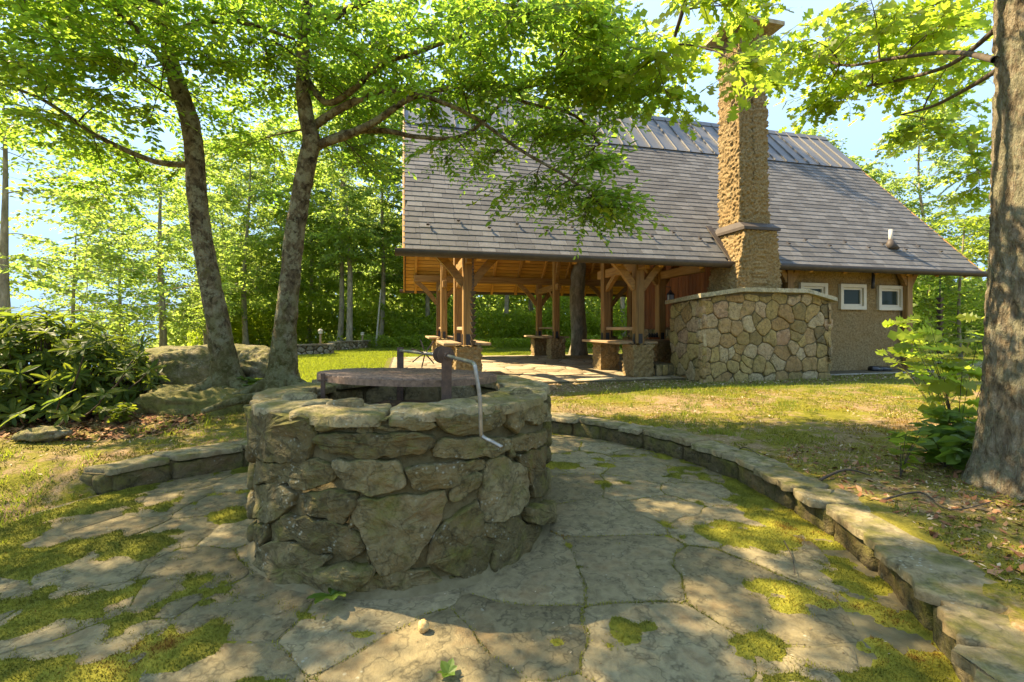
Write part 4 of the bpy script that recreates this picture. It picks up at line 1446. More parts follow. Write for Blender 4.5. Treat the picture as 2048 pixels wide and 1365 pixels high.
# ---- chimney
def ch_lower(p):
    f = 1 - min(1, max(0, (p.z - 2.05) / 1.35))
    c = 7.395
    w = 1 + 0.0 * f
    return Vector((p.x + (-0.28 * f if p.x < c else 0.07 * f), p.y - (0.06 * f if p.y < 8.4 else 0), p.z))
chim = rough_block('chimney', 7.0, 7.80, 8.10, 8.95, 2.0, 3.52, M_STUCCO, pav, 0.02, 0.042, ch_lower, 19)
def ch_upper(p):
    f = min(1, max(0, (p.z - 3.5) / 4.3))
    return Vector((p.x - (0.11 * f if p.x > 7.4 else -0.0), p.y, p.z))
rough_block('chimney_shaft', 7.02, 7.78, 8.28, 8.90, 3.5, 7.86, M_STUCCO, chim, 0.02, 0.042, ch_upper, 19)
# flashing collar
V = []
for (s0_, s1_, t0_, t1_, z_) in ((6.94, 7.86, 8.04, 9.0, 3.47), (6.94, 7.86, 8.04, 9.0, 3.53), (6.985, 7.815, 8.24, 8.95, 3.66)):
    V += [B(s0_, t0_, z_), B(s1_, t0_, z_), B(s1_, t1_, z_), B(s0_, t1_, z_)]
Fs = [(r * 4 + k, r * 4 + (k + 1) % 4, (r + 1) * 4 + (k + 1) % 4, (r + 1) * 4 + k) for r in range(2) for k in range(4)] + [(3, 2, 1, 0), (8, 9, 10, 11)]
link('flashing_collar', new_mesh('flashing_collar', V, Fs, M_DARKMETAL), chim)
for s_ in (6.90, 7.90):
    a = FE0 + E1 * s_ + FD * -.05 + FN * .06
    beam('step_flashing', a, a + FD * 1.25, 0.14, 0.02, M_DARKMETAL, chim, 0, FN)
MB().box(B(7.33, 8.58, 7.91), (1.20, 1.15, 0.085), Mb).build('cap_slab', M_CAP, chim)
MB().box(B(7.33, 8.58, 8.05), (0.62, 0.55, 0.19), Mb).build('flue_box', M_DARKMETAL, chim)

# ---- lantern on the post
lp = B(S3 + 0.16, TF2 - .22, 0)
lz = 2.02
lantern = thing('wall_lantern', (lp.x, lp.y, lz), 'small dark metal lantern hanging from timber post beside the fireplace', 'lantern')
MB().box((lp.x, lp.y, lz + .13), (0.115, 0.115, 0.19), Mb).build('glass', M_LGLASS, lantern)
fr = MB()
for dx in (-1, 1):
    for dy in (-1, 1):
        fr.box(Vector((lp.x, lp.y, lz + .13)) + Mb @ Vector((dx * .062, dy * .062, 0)), (0.014, 0.014, 0.21), Mb)
fr.box((lp.x, lp.y, lz + .02), (0.145, 0.145, 0.02), Mb).box((lp.x, lp.y, lz + .24), (0.15, 0.15, 0.02), Mb)
fr.build('frame', M_BLACK, lantern)
MB().tube([(lp.x, lp.y, lz + .25), (lp.x, lp.y, lz + .32), (lp.x, lp.y, lz + .36)], [0.10, 0.035, 0.012], 4).build('roof', M_BLACK, lantern)
MB().tube([(lp.x, lp.y, lz + .35), (lp.x, lp.y, lz + .43), B(S3 + .1, TF2 - .1, lz + .45)], 0.01, 6).build('bracket', M_BLACK, lantern)
pb = B(S3 - .28, TF2 - .12, FL + .756)
pots = thing('tool_caddy', pb, 'low row of small black items on the bench beside the fireplace', 'caddy')
MB().box(pb + UZ * .025, (0.30, 0.12, 0.05), Mb).build('tray', M_CLAD, pots)
for i in range(4):
    MB().tube([pb + E1 * (-.11 + i * .073) + UZ * .05, pb + E1 * (-.11 + i * .073) + UZ * .13, pb + E1 * (-.11 + i * .073) + UZ * .16], [0.03, 0.032, 0.014], 10).build('bottle', M_BLACK, pots, True)

# ---- rain chains
def rain_chain(s, t, ztop_, zcup, zbot, label, ncups):
    b0 = B(s, t, 0)
    rc2 = thing('rain_chain', B(s, t, zbot), label, 'rain chain', 'rain chains hanging from the gutter')
    # twisted links above the cups
    z = ztop_
    k = 0
    while z > zcup:
        pts = []
        for j in range(11):
            th = 2 * math.pi * j / 10
            o = Vector((0, 0, -0.035 + 0.04 * math.cos(th)))
            sd = (E1 if k % 2 else E2v) * (0.018 * math.sin(th))
            pts.append(b0 + UZ * z + o + sd)
        MB().tube(pts, 0.0055, 5, False).build('chain_link', M_BLACK, rc2, True)
        z -= 0.062; k += 1
    dz = (zcup - zbot) / ncups
    for i in range(ncups):
        z = zcup - dz * i
        V = []; Fs = []
        for r, h_ in ((0.030, -dz * .72), (0.078, 0.0), (0.073, -0.004), (0.026, -dz * .70)):
            for k in range(4):
                th = math.pi / 4 + k * math.pi / 2
                V.append(b0 + E1 * (r * math.cos(th)) + E2v * (r * math.sin(th)) + UZ * (z + h_))
        for r in range(3):
            for k in range(4): Fs.append((r * 4 + k, r * 4 + (k + 1) % 4, (r + 1) * 4 + (k + 1) % 4, (r + 1) * 4 + k))
        link('cup', new_mesh('cup', V, Fs, M_DARKMETAL), rc2)
    MB().tube([b0 + UZ * zcup, b0 + UZ * (zbot - .12)], 0.003, 5).build('rod', M_BLACK, rc2)


sA, zA = plane_hit(946, 583, TE - .03)
sA2, zA2 = plane_hit(946, 694, TE - .03)
rain_chain(sA, TE - .03, ZE - .07, zA, zA2, 'rain chain of square metal cups hanging in front of the left timber posts', 9)
sB, zB = plane_hit(1880, 604, TE - .03)
sB2, zB2 = plane_hit(1880, 738, TE - .03)
rain_chain(sB, TE - .03, ZE - .07, zB + .1, zB2, 'rain chain at far right end of the gutter beyond the rendered wall', 12)
# drain pipe end lying by the wall
d0 = B(*[plane_hit(1742, 738, TW - .25)[0]], TW - .25, 0.36); d1 = B(plane_hit(1778, 738, TW - .25)[0], TW - .25, 0.35)
dr = thing('drain_pipe', (d0 + d1) / 2, 'short black plastic drain pipe end lying below the small windows', 'pipe')
MB().tube([d0, d0 + (d1 - d0) * .45], 0.085, 14).build('coupling', M_PLASTIC, dr, True)
MB().tube([d0 + (d1 - d0) * .4, d1], 0.07, 14).build('pipe', M_PLASTIC, dr, True)
MB().box(B(10.6, TW - .33, 0.285), (5.0, 0.55, 0.05), Mb).build('footpath', M_CONCRETE, kind='structure')
MB().box(B(15.6, TW + .9, 0.285), (5.0, 1.6, 0.05), Mb).build('footpath', M_CONCRETE, kind='structure')

# ------------------------------------------------------------------ vegetation
LEAVES = {
    'ovate': (np.array([(0, 0, 0), (.32, .25, .04), (.70, .19, .03), (1, 0, -.06), (.70, -.19, .03), (.32, -.25, .04)], float), np.array([(0, 3, 2, 1), (0, 5, 4, 3)])),
    'blade': (np.array([(0, 0, 0), (.45, .30, .05), (1, 0, -.04), (.45, -.30, .05)], float), np.array([(0, 3, 2, 1)])),
}
_h = [(0, 0), (.18, .05), (.27, .24), (.37, .08), (.50, .37), (.60, .11), (.80, .26), (1, 0)]
_V = []; _F = []
for sg in (1, -1):
    b0 = len(_V)
    for (x, y) in _h:
        _V += [(x, 0, -.02 * x), (x, sg * y, .06 * y - .05 * x * x)]
    for i in range(7):
        q = (b0 + 2 * i, b0 + 2 * i + 2, b0 + 2 * i + 3, b0 + 2 * i + 1)
        _F.append(q if sg > 0 else q[::-1])
LEAVES['oak'] = (np.array(_V, float), np.array(_F))
_V = []; _F = []
prof_l = [(0, .012), (.12, .05), (.4, .125), (.7, .13), (.9, .07), (1, .0)]
for i, (x, w) in enumerate(prof_l):
    dz = -.30 * x * x
    _V += [(x, w, dz + .05), (x, 0, dz), (x, -w, dz + .05)]
for i in range(5):
    for k in range(2): _F.append((3 * i + k, 3 * i + k + 1, 3 * i + k + 4, 3 * i + k + 3))
LEAVES['long'] = (np.array(_V, float), np.array(_F))


LEAF_MESH = {}


def leaf_part(kind, mat, M, s_, p, parent, g, sy=1.0):
    """one leaf as a part of its plant; alike leaves share mesh data"""
    key = (kind, mat.name, int(g.integers(5)), sy)
    if key not in LEAF_MESH:
        LVk, LFk = LEAVES[kind]
        LEAF_MESH[key] = new_mesh('leaf', LVk * np.array((1, sy, 1)), LFk, mat, False, np.full(len(LVk), key[2] / 4))
    o = bpy.data.objects.new('leaf', LEAF_MESH[key])
    COL.objects.link(o); o.parent = parent
    if parent.name in OFF: o.matrix_parent_inverse = Matrix.Translation(-OFF[parent.name])
    Mm = Matrix((np.asarray(M) * s_).tolist()).to_4x4()
    Mm.translation = Vector([float(q) for q in p])
    o.matrix_basis = Mm
    return o


def rotm(d, roll, up=(0, 0, 1)):
    """rows are not used: columns x = d, z near up"""
    x = np.array(d, float); x /= np.linalg.norm(x) + 1e-9
    u = np.array(up, float)
    y = np.cross(u, x); ny = np.linalg.norm(y)
    if ny < 1e-3: y = np.array((0, 1.0, 0)); ny = 1
    y /= ny
    z = np.cross(x, y)
    c, s_ = math.cos(roll), math.sin(roll)
    return np.stack([x, y * c + z * s_, -y * s_ + z * c], 1)


def spray_templates(kind, nleaf, length, leaf, n, g, spread=55, jit=0.5):
    LV, LF = LEAVES[kind]
    out = []
    for k in range(n):
        V = []; Fq = []; ids = []
        tw = []
        for i in range(nleaf):
            t = (i + 0.7) / nleaf
            p = np.array((t * length, 0.05 * length * math.sin(t * 3 + k), -0.16 * length * t * t))
            sgn = 1 if i % 2 else -1
            a = math.radians(spread + g.uniform(-25, 20)) * sgn * (1 - 0.75 * (i == nleaf - 1))
            d = np.array((math.cos(a), math.sin(a), g.uniform(-.55, .25)))
            M = rotm(d, g.normal(0, jit))
            s_ = leaf * g.uniform(0.7, 1.2)
            Fq.append(LF + len(LV) * i)
            V.append((LV * s_) @ M.T + p + np.array((0, sgn * 0.006, 0)))
            ids.append(np.full(len(LV), i))
        tw = np.array([(0, 0, 0), (length * .5, 0.05 * length * math.sin(1.5 + k), -.04 * length), (length, 0.05 * length * math.sin(3 + k), -.16 * length)])
        out.append((np.concatenate(V), np.concatenate(Fq), np.concatenate(ids), tw))
    return out


class Crown:
    def __init__(self):
        self.V = []; self.F = []; self.R = []; self.n = 0
        self.WV = []; self.WF = []; self.wn = 0

    def spray(self, T, g, p, d, roll, s=1.0):
        V, Fq, ids, tw = T
        M = rotm(d, roll)
        self.V.append((V * s) @ M.T + p)
        self.F.append(Fq + self.n); self.n += len(V)
        r = g.random(ids[-1] + 1)
        base = g.random()
        self.R.append(np.clip(0.55 * r[ids] + 0.45 * base, 0, 1))
        self.stick((tw * s) @ M.T + p, 0.0028 * s + 0.0008, 0.0012, 3)

    def stick(self, pts, r0, r1, sides=4):
        pts = np.asarray(pts, float)
        m = len(pts)
        tg = np.gradient(pts, axis=0)
        tg /= np.linalg.norm(tg, axis=1, keepdims=True) + 1e-9
        ref = np.where(np.abs(tg[:, 2:3]) < 0.9, np.array([[0, 0, 1.0]]), np.array([[1.0, 0, 0]]))
        a = np.cross(tg, ref); a /= np.linalg.norm(a, axis=1, keepdims=True) + 1e-9
        b = np.cross(tg, a)
        rad = np.linspace(r0, r1, m)[:, None, None]
        th = np.arange(sides) * 2 * np.pi / sides
        ring = a[:, None, :] * np.cos(th)[None, :, None] + b[:, None, :] * np.sin(th)[None, :, None]
        self.WV.append((pts[:, None, :] + ring * rad).reshape(-1, 3))
        i = np.arange(m - 1)[:, None] * sides; k = np.arange(sides)[None, :]; k2 = (k + 1) % sides
        self.WF.append((np.stack([i + k, i + k2, i + sides + k2, i + sides + k], -1).reshape(-1, 4)) + self.wn)
        self.wn += m * sides

    def leaf_mesh(self, name, mat):
        return new_mesh(name, np.concatenate(self.V), np.concatenate(self.F), mat, False, np.concatenate(self.R))

    def wood_mesh(self, name, mat):
        return new_mesh(name, np.concatenate(self.WV), np.concatenate(self.WF), mat, True)


def grow(cr, skel, rad, targets, T, g, nspr=7, lift=0.12, r_tip=0.003, droop=-0.1):
    """branches from the nearest part of the skeleton out to each target, leafy sprays along them"""
    S = [np.array(p, float) for p in skel]; Rr = list(rad)
    for tg in targets:
        tg = np.array(tg, float)
        A = np.array(S)
        dv = tg - A
        dist = np.linalg.norm(dv, axis=1) + 0.5 * np.clip(A[:, 2] - tg[2], 0, None) + 0.35 * (np.array(Rr) < 0.006)
        i = int(np.argmin(dist))
        p0 = S[i]; L = float(np.linalg.norm(tg - p0)) + 1e-6
        mid = (p0 + tg) / 2 + np.array((g.normal(0, .08) * L, g.normal(0, .08) * L, lift * L))
        t = np.linspace(0, 1, 7)[:, None]
        pts = p0 * (1 - t) ** 2 + mid * 2 * t * (1 - t) + tg * t * t
        r0 = min(Rr[i] * 0.7, 0.005 + 0.009 * L)
        cr.stick(pts, r0, r_tip, 5)
        for k in (2, 4, 6):
            S.append(pts[k]); Rr.append(r0 + (r_tip - r0) * k / 6)
        for j in range(nspr):
            tt = 0.35 + 0.65 * math.sqrt(g.random())
            if L > 2.0: tt = 1 - (1 - tt) * 2.0 / L
            p = p0 * (1 - tt) ** 2 + mid * 2 * tt * (1 - tt) + tg * tt * tt
            tan = (tg - p0) / L
            az = math.atan2(tan[1], tan[0]) + (g.uniform(-1.9, 1.9) if j else 0)
            d = (math.cos(az), math.sin(az), droop + g.normal(0, .22) + 0.3 * tan[2])
            cr.spray(T[g.integers(len(T))], g, p, d, g.normal(0, 0.35), g.uniform(0.75, 1.2))


def cloud_px(u, v, y, du, dv, dy, n, g):
    out = []
    while len(out) < n:
        a = g.uniform(-1, 1, 3)
        if (a ** 2).sum() > 1: continue
        out.append(np.array(P(u + du * a[0], v + dv * a[1], y + dy * a[2])))
    return out


def cloud(c, r, n, g):
    out = []
    while len(out) < n:
        a = g.uniform(-1, 1, 3)
        if (a ** 2).sum() > 1: continue
        out.append(np.array(c) + a * np.array(r))
    return out


def trunk_path(px, y0, y1, n=8):
    m = len(px)
    pts = [P(u, v, y0 + (y1 - y0) * i / (m - 1)) for i, (u, v, r) in enumerate(px)]
    rad = [r * 0.80 / F * (y0 + (y1 - y0) * i / (m - 1)) for i, (u, v, r) in enumerate(px)]
    sm = catmull(pts, n)
    rr = np.interp(np.arange(len(sm)) / n, range(m), rad)
    return sm, list(rr)


def hero_tree(name, label, base, limbs, roots, clouds, leafT, leafM, barkM, twigM, g, nspr=7, jit_amp=0.10, sides=22):
    t = thing(name, base, label, 'tree')
    skel = []; rads = []
    for k, (pts, rad) in enumerate(limbs):
        V, Fs = tube(pts, rad, sides if k == 0 else 10, jitter=lambda p, th, i: 1 + jit_amp * fbm((p.x * 7 + math.cos(th) * 1.6, p.y * 7 + math.sin(th) * 1.6, p.z * 5), 3))
        link('trunk' if k == 0 else 'limb', new_mesh('trunk', V, Fs, barkM, True), t)
        for i in range(len(pts) // 3 if k == 0 else 1, len(pts), 2):
            skel.append(np.array(pts[i])); rads.append(rad[i])
    for (pts, rad) in roots:
        V, Fs = tube(catmull([Vector(p) for p in pts], 5), list(np.interp(np.linspace(0, len(pts) - 1, (len(pts) - 1) * 5 + 1), range(len(pts)), rad)), 12, jitter=lambda p, th, i: 1 + 0.15 * fbm((p.x * 9 + math.cos(th), p.y * 9 + math.sin(th), p.z * 9), 3))
        link('root', new_mesh('root', V, Fs, barkM, True), t)
    cr = Crown()
    grow(cr, skel, rads, clouds, leafT, g, nspr)
    link('branches', cr.wood_mesh('branches', twigM), t, kind='stuff')
    link('crown', cr.leaf_mesh('crown', leafM), t, kind='stuff')
    return t


g = np.random.default_rng(21)
T_BEECH = spray_templates('ovate', 12, 0.50, 0.088, 10, g)
T_OAK = spray_templates('oak', 8, 0.42, 0.15, 8, g, 60, 0.6)
# ---- the pair of trees on the boulder
t1, r1 = trunk_path([(458, 775, 44), (450, 735, 33), (438, 660, 26), (425, 590, 23.5), (405, 480, 22), (395, 400, 21), (389, 310, 21), (380, 245, 20.5), (362, 190, 20), (346, 140, 18), (336, 90, 16), (325, 20, 14), (305, -90, 12), (290, -260, 9), (300, -420, 5)], 6.05, 5.6)
L1 = [(t1, r1)]
for px, ya, yb in (([(366, 200, 9), (330, 130, 8), (270, 55, 7), (190, -10, 6), (60, -100, 4)], 5.95, 5.2),
                   ([(384, 330, 8), (308, 323, 7), (198, 275, 6), (130, 228, 5), (62, 189, 4), (-60, 150, 3)], 6.0, 5.6),
                   ([(340, 70, 8), (400, 45, 7), (475, 44, 6), (527, 57, 5), (589, 79, 3)], 5.8, 5.4),
                   ([(330, 30, 9), (240, -60, 8), (100, -160, 7), (-120, -260, 5)], 5.7, 4.6),
                   ([(318, -40, 9), (430, -160, 7), (560, -260, 5)], 5.65, 4.4)):
    L1.append(trunk_path(px, ya, yb, 5))
c1 = []
for q in ((70, 60, 5.2, 270, 130, 1.2, 48), (300, 60, 5.5, 200, 110, 1.0, 32), (130, 225, 5.9, 230, 100, 1.1, 36), (330, 270, 6.9, 130, 130, .7, 20), (215, 350, 6.6, 120, 70, .8, 12), (470, 120, 6.4, 110, 150, .8, 24)):
    c1 += cloud_px(*q, g)
c1 += cloud((-5.4, 4.0, 5.8), (3.5, 2.5, .8), 250, g) + cloud((-2.6, 3.8, 6.2), (2.2, 1.9, .8), 24, g) + cloud((-7.6, 3.0, 5.0), (1.6, 1.6, .8), 70, g)  # out-of-view leaf clouds left and overhead, added to shade the patio
b1 = t1[0]
R1 = [([b1 + Vector((0, 0, .16)), b1 + Vector((-.3, -.22, -.02)), b1 + Vector((-.55, -.42, -.10))], [.13, .08, .03]),
      ([b1 + Vector((0, 0, .14)), b1 + Vector((.3, -.2, .0)), b1 + Vector((.55, -.3, -.12))], [.13, .08, .04])]
hero_tree('beech_tree', 'crooked lichen covered tree trunk rising in front of the upper boulder, leftmost of pair', (b1.x, b1.y, gzs(b1.x, b1.y)), L1, R1, c1, T_BEECH, M_LEAF, M_BARK, M_TWIG, g)

t2, r2 = trunk_path([(566, 780, 50), (566, 735, 34), (570, 660, 26.5), (578, 580, 24), (588, 480, 22.5), (600, 400, 22), (613, 330, 21), (622, 285, 21), (614, 240, 18), (606, 180, 16.5), (607, 100, 15), (612, 30, 13), (625, -60, 11), (640, -200, 9), (640, -380, 5)], 5.95, 5.6)
L2 = [(t2, r2)]
for px, ya, yb in (([(618, 300, 14), (650, 285, 12), (690, 272, 10.5), (747, 246, 9), (817, 198, 7.5), (880, 180, 6.5), (960, 168, 5), (1040, 176, 4), (1120, 160, 3)], 5.9, 5.2),
                   ([(640, 288, 10), (700, 265, 8), (770, 262, 6.5), (840, 275, 5), (930, 270, 4.5), (1010, 200, 4)], 5.9, 5.6),
                   ([(616, 262, 11), (652, 235, 10), (712, 202, 9), (773, 182, 7), (840, 190, 6), (940, 230, 5), (1040, 300, 4), (1110, 340, 3.5), (1180, 385, 3)], 5.9, 5.0),
                   ([(608, 150, 9), (650, 205, 8), (700, 185, 8), (765, 127, 7), (820, 110, 6), (930, 70, 5), (1030, 40, 4)], 5.85, 5.2),
                   ([(608, 85, 11), (640, 50, 10), (700, 18, 9), (770, -20, 8), (900, -90, 6), (1060, -140, 4)], 5.8, 4.9),
                   ([(960, 168, 4), (1050, 205, 4), (1150, 232, 3.5), (1200, 290, 3)], 5.35, 5.2),
                   ([(618, 0, 9), (560, -80, 7), (470, -180, 5)], 5.75, 5.0)):
    L2.append(trunk_path(px, ya, yb, 5))
c2 = []
for q in ((560, 70, 6.0, 190, 120, 1.1, 34), (530, 270, 6.9, 80, 150, .6, 20), (720, 90, 6.0, 200, 130, 1.2, 36), (740, 310, 6.6, 90, 70, .7, 12), (700, 200, 6.6, 120, 80, .6, 14), (900, 110, 5.7, 200, 120, 1.1, 38), (1060, 210, 5.5, 190, 100, .9, 28), (1100, 330, 5.3, 130, 90, .7, 19), (1190, 405, 5.1, 80, 55, .5, 13), (950, 290, 5.8, 120, 70, .6, 9), (1010, 40, 5.0, 260, 80, 1.0, 26), (1180, 110, 5.0, 130, 110, .7, 22)):
    c2 += cloud_px(*q, g)
c2 += cloud((-1.6, 5.0, 5.9), (1.6, 1.4, .7), 8, g)
b2 = t2[0]
R2 = [([b2 + Vector((0, 0, .2)), b2 + Vector((.28, -.12, .04)), b2 + Vector((.62, -.16, -.06)), b2 + Vector((.95, -.1, -.16))], [.14, .10, .065, .03]),
      ([b2 + Vector((-.02, 0, .16)), b2 + Vector((.03, -.3, .0)), b2 + Vector((.14, -.62, -.16))], [.14, .11, .06]),
      ([b2 + Vector((-.05, 0, .14)), b2 + Vector((-.28, -.18, .02)), b2 + Vector((-.55, -.3, -.05))], [.12, .08, .04]),
      ([P(560, 790, 5.55), P(510, 795, 5.3), P(460, 806, 5.15), P(405, 824, 5.05)], [.06, .055, .045, .03])]
hero_tree('beech_tree', 'forked lichen covered tree with spreading roots just behind the fire pit, right of pair', (b2.x, b2.y, gzs(b2.x, b2.y)), L2, R2, c2, T_BEECH, M_LEAF, M_BARK, M_TWIG, g)

# ---- big oak at the right edge
OC = Vector((3.76, 3.18, 0))
t = thing('oak_tree', (OC.x, OC.y, gzs(OC.x, OC.y)), 'thick oak trunk with furrowed bark and pale lichen at right edge', 'tree')
V = []; Fs = []
NS, NR = 150, 260
for j in range(NR + 1):
    z = 0.05 + 5.6 * j / NR
    rr = 0.305 + 0.13 * math.exp(-(z - 0.1) / 0.20) + 0.04 * math.exp(-(z - .1) / .9) - 0.012 * z
    cx = OC.x + 0.02 * math.sin(z * .8) + 0.012 * z
    for k in range(NS):
        th = 2 * math.pi * k / NS
        c_, s_ = math.cos(th), math.sin(th)
        ridge = 1 - abs(mnoise.noise(Vector((c_ * 11.5, s_ * 11.5, z * 5.5)))) * 3
        fine = mnoise.noise(Vector((c_ * 22, s_ * 22, z * 17)))
        butt = 0.06 * math.exp(-(z - .1) / .22) * math.sin(5 * th + 1.0)
        r = rr + butt + 0.017 * max(ridge, -.7) + 0.010 * fine + 0.012 * fbm((c_ * 2, s_ * 2, z * 1.2), 2)
        V.append((cx + r * c_, OC.y + r * s_, z))
for j in range(NR):
    for k in range(NS):
        k2 = (k + 1) % NS
        Fs.append((j * NS + k, j * NS + k2, (j + 1) * NS + k2, (j + 1) * NS + k))
link('trunk', new_mesh('trunk', V, Fs, M_OAKBARK, True), t)
sk = [np.array((OC.x, OC.y, z)) for z in (3.0, 3.4, 4.0, 4.6, 5.2, 5.6)]; rd = [.3] * 6
for px, ya, yb in (([(1990, 120, 8), (1900, 105, 5), (1780, 118, 4), (1680, 130, 3), (1580, 90, 2)], 3.3, 5.8),
                   ([(1990, 60, 7), (1900, 130, 5), (1800, 160, 4), (1720, 175, 2)], 3.4, 6.0),
                   ([(1995, 140, 7), (1930, 180, 5), (1860, 215, 3.5), (1800, 230, 2)], 3.4, 6.2),
                   ([(1995, -60, 16), (1800, -120, 12), (1550, -150, 10), (1400, -60, 8), (1360, 40, 5), (1340, 110, 3)], 3.2, 4.5),
                   ([(1995, -160, 16), (1700, -260, 12), (1300, -240, 9), (1150, -100, 6), (1120, 20, 3)], 3.2, 4.7)):
    pts, rad = trunk_path(px, ya, yb, 5)
    V, Fs = tube(pts, rad, 10)
    link('limb', new_mesh('limb', V, Fs, M_TWIG, True), t)
    for i in range(3, len(pts), 2): sk.append(np.array(pts[i])); rd.append(rad[i])
co = []
for q in ((1260, 90, 4.6, 130, 95, .6, 12), (1320, 150, 4.8, 45, 60, .4, 4), (1440, 5, 4.2, 110, 30, .4, 4), (1490, 120, 4.0, 40, 35, .3, 2), (1680, 150, 5.8, 120, 70, .7, 14), (1640, 80, 5.4, 100, 40, .6, 6), (1830, 120, 5.9, 140, 95, .8, 20), (1870, 235, 6.1, 80, 50, .6, 8), (1840, 20, 4.6, 140, 40, .6, 9), (1955, 330, 6.2, 30, 60, .5, 5), (1100, 20, 4.6, 150, 60, .6, 6)):
    co += cloud_px(*q, g)
co += cloud((2.6, 3.9, 5.9), (2.2, 2.0, .9), 34, g)
cr = Crown()
grow(cr, sk, rd, co, T_OAK, g, 6, droop=-0.2)
link('branches', cr.wood_mesh('branches', M_TWIG), t, kind='stuff')
link('crown', cr.leaf_mesh('crown', M_OAKLEAF), t, kind='stuff')

# ---- woodland trees, built once per kind and copied
def wood_tree(seed, h, cw, c0, ntg, leaf, leafM, kind='blade', bare=0.0, fork=False, nspr=6, r0=0.17):
    g = np.random.default_rng(seed)
    cr = Crown()
    skel = []; rads = []
    lean = g.normal(0, .04, 2)
    pts = [Vector((lean[0] * z + .12 * math.sin(z * .5 + seed), lean[1] * z + .1 * math.cos(z * .6 + seed) - .1 * math.cos(seed), z)) for z in np.linspace(-0.3, h * .92, 16)]
    rad = list(np.linspace(r0, 0.03, 16)); rad[0] = r0 * 1.5
    V, Fs = tube(pts, rad, 10, jitter=lambda p, th, i: 1 + .12 * fbm((math.cos(th) * 2 + seed, math.sin(th) * 2, p.z * 2), 2))
    tm = new_mesh('trunk', V, Fs, M_FARBARK, True)
    for i in range(4, 16): skel.append(np.array(pts[i])); rads.append(rad[i])
    T = spray_templates(kind, 11, 0.85, leaf, 6, g, 60, 0.7)
    tg = []
    while len(tg) < ntg:
        zf = g.random()
        z = c0 + (h - c0) * zf
        w = cw * (math.sin(math.pi * (0.12 + 0.83 * zf)) ** 0.75)
        a = g.uniform(0, 2 * math.pi); r = w * math.sqrt(g.uniform(0.08, 1))
        q = np.array((r * math.cos(a), r * math.sin(a), z))
        if mnoise.noise(Vector((q[0] * .45 + seed * 3, q[1] * .45, q[2] * .5))) < -0.18 + bare: continue
        tg.append(q)
    grow(cr, skel, rads, tg, T, g, nspr, 0.10, 0.006, -0.15)
    return tm, cr.wood_mesh('limbs', M_FARBARK), cr.leaf_mesh('crown', leafM)


KIND = [wood_tree(31, 12.5, 3.4, 3.2, 150, .22, M_FARLEAF), wood_tree(32, 14.5, 3.0, 4.5, 150, .22, M_FARLEAF), wood_tree(33, 10.5, 3.2, 1.8, 140, .20, M_FARLEAF),
        wood_tree(34, 15.5, 3.8, 3.8, 170, .24, M_DARKLEAF), wood_tree(35, 9.5, 3.6, 1.8, 150, .17, M_FARLEAF, bare=.10), wood_tree(36, 7.0, 2.6, 0.8, 120, .17, M_BRIGHTLEAF, r0=.09)]


def place_tree(u, y, kind, sc, label, group, rz=None, name='woodland_tree', x=None, sz=None):
    x = (u - 1024) / F * y if x is None else x
    e = thing(name, (x, y, gzs(x, y)), label, 'tree', group)
    e.rotation_euler.z = RND.uniform(0, 6.28) if rz is None else rz
    e.scale = (sc, sc, sc if sz is None else sz)
    for nm_, me_ in zip(('trunk', 'limbs', 'crown'), KIND[kind]):
        o = bpy.data.objects.new(nm_, me_)
        COL.objects.link(o); o.parent = e
        if nm_ != 'trunk': o['kind'] = 'stuff'
    return e


place_tree(40, 13.0, 4, 1.0, 'tall sparse tree with pale trunk rising above the rhododendron at left edge', None, 1.0)
place_tree(324, 19.0, 4, 0.95, 'slender tree against the sky between rhododendron and leaning pair of trunks', None, 3.0)
GW = 'trees at the edge of the wood'
place_tree(150, 17.0, 2, 0.62, 'low leafy tree behind the rhododendron, nearest the left edge', GW)
place_tree(240, 22.0, 2, 0.75, 'low leafy tree behind the rhododendron, next to the slender tree', GW)
place_tree(455, 29.0, 3, 0.85, 'tall dark woodland tree behind the leaning left trunk', GW)
place_tree(565, 30.0, 3, 0.95, 'tall dark woodland tree right behind the forked trunk', GW)
place_tree(410, 24.0, 2, 0.95, 'leafy woodland tree showing between the two leaning trunks, left one', GW)
place_tree(490, 25.0, 0, 0.95, 'leafy woodland tree showing between the two leaning trunks, right one', GW)
place_tree(676, 25.5, 1, 1.0, 'leaning bare lower trunk behind low stone wall, left of the two close trunks', GW, 0.4)
place_tree(700, 24.5, 1, 1.05, 'straight bare lower trunk behind low stone wall, right of the two close trunks', GW, 2.2)
place_tree(620, 28.0, 0, 0.9, 'broad woodland tree behind the forked trunk and the first post light', GW)
place_tree(762, 27.0, 3, 0.95, 'dark woodland tree beside the pavilion roof edge', GW)
place_tree(858, 29.0, 3, 1.0, 'dark woodland tree seen left of the left timber posts', GW)
place_tree(1010, 27.0, 3, 1.0, 'dark woodland tree seen through the pavilion between rain chain and middle posts', GW)
place_tree(1060, 30.0, 0, 1.1, 'woodland tree seen through the pavilion just left of the middle posts', GW)
place_tree(1250, 27.0, 1, 1.0, 'woodland tree seen through the pavilion left of the fireplace posts', GW)
place_tree(1335, 31.0, 3, 1.0, 'tree whose top shows over the ridge left of the chimney', GW)
place_tree(1605, 27.0, 1, 0.88, 'tree whose top shows over the ridge right of the chimney', GW)
place_tree(1690, 24.0, 0, 0.80, 'tree showing beyond the right roof slope, upper one', GW)
place_tree(1765, 21.0, 2, 0.72, 'tree showing beyond the right roof slope, lower one', GW)
place_tree(1925, 13.0, 5, 0.62, 'bright yellow green maple behind the oak and right pavilion corner', None, 0.5, 'maple_tree')
place_tree(2040, 14.0, 0, 0.40, 'leafy tree behind the oak trunk at right edge', GW)
place_tree(1860, 20.0, 3, 0.7, 'dark tree beyond the right corner of the pavilion', GW)
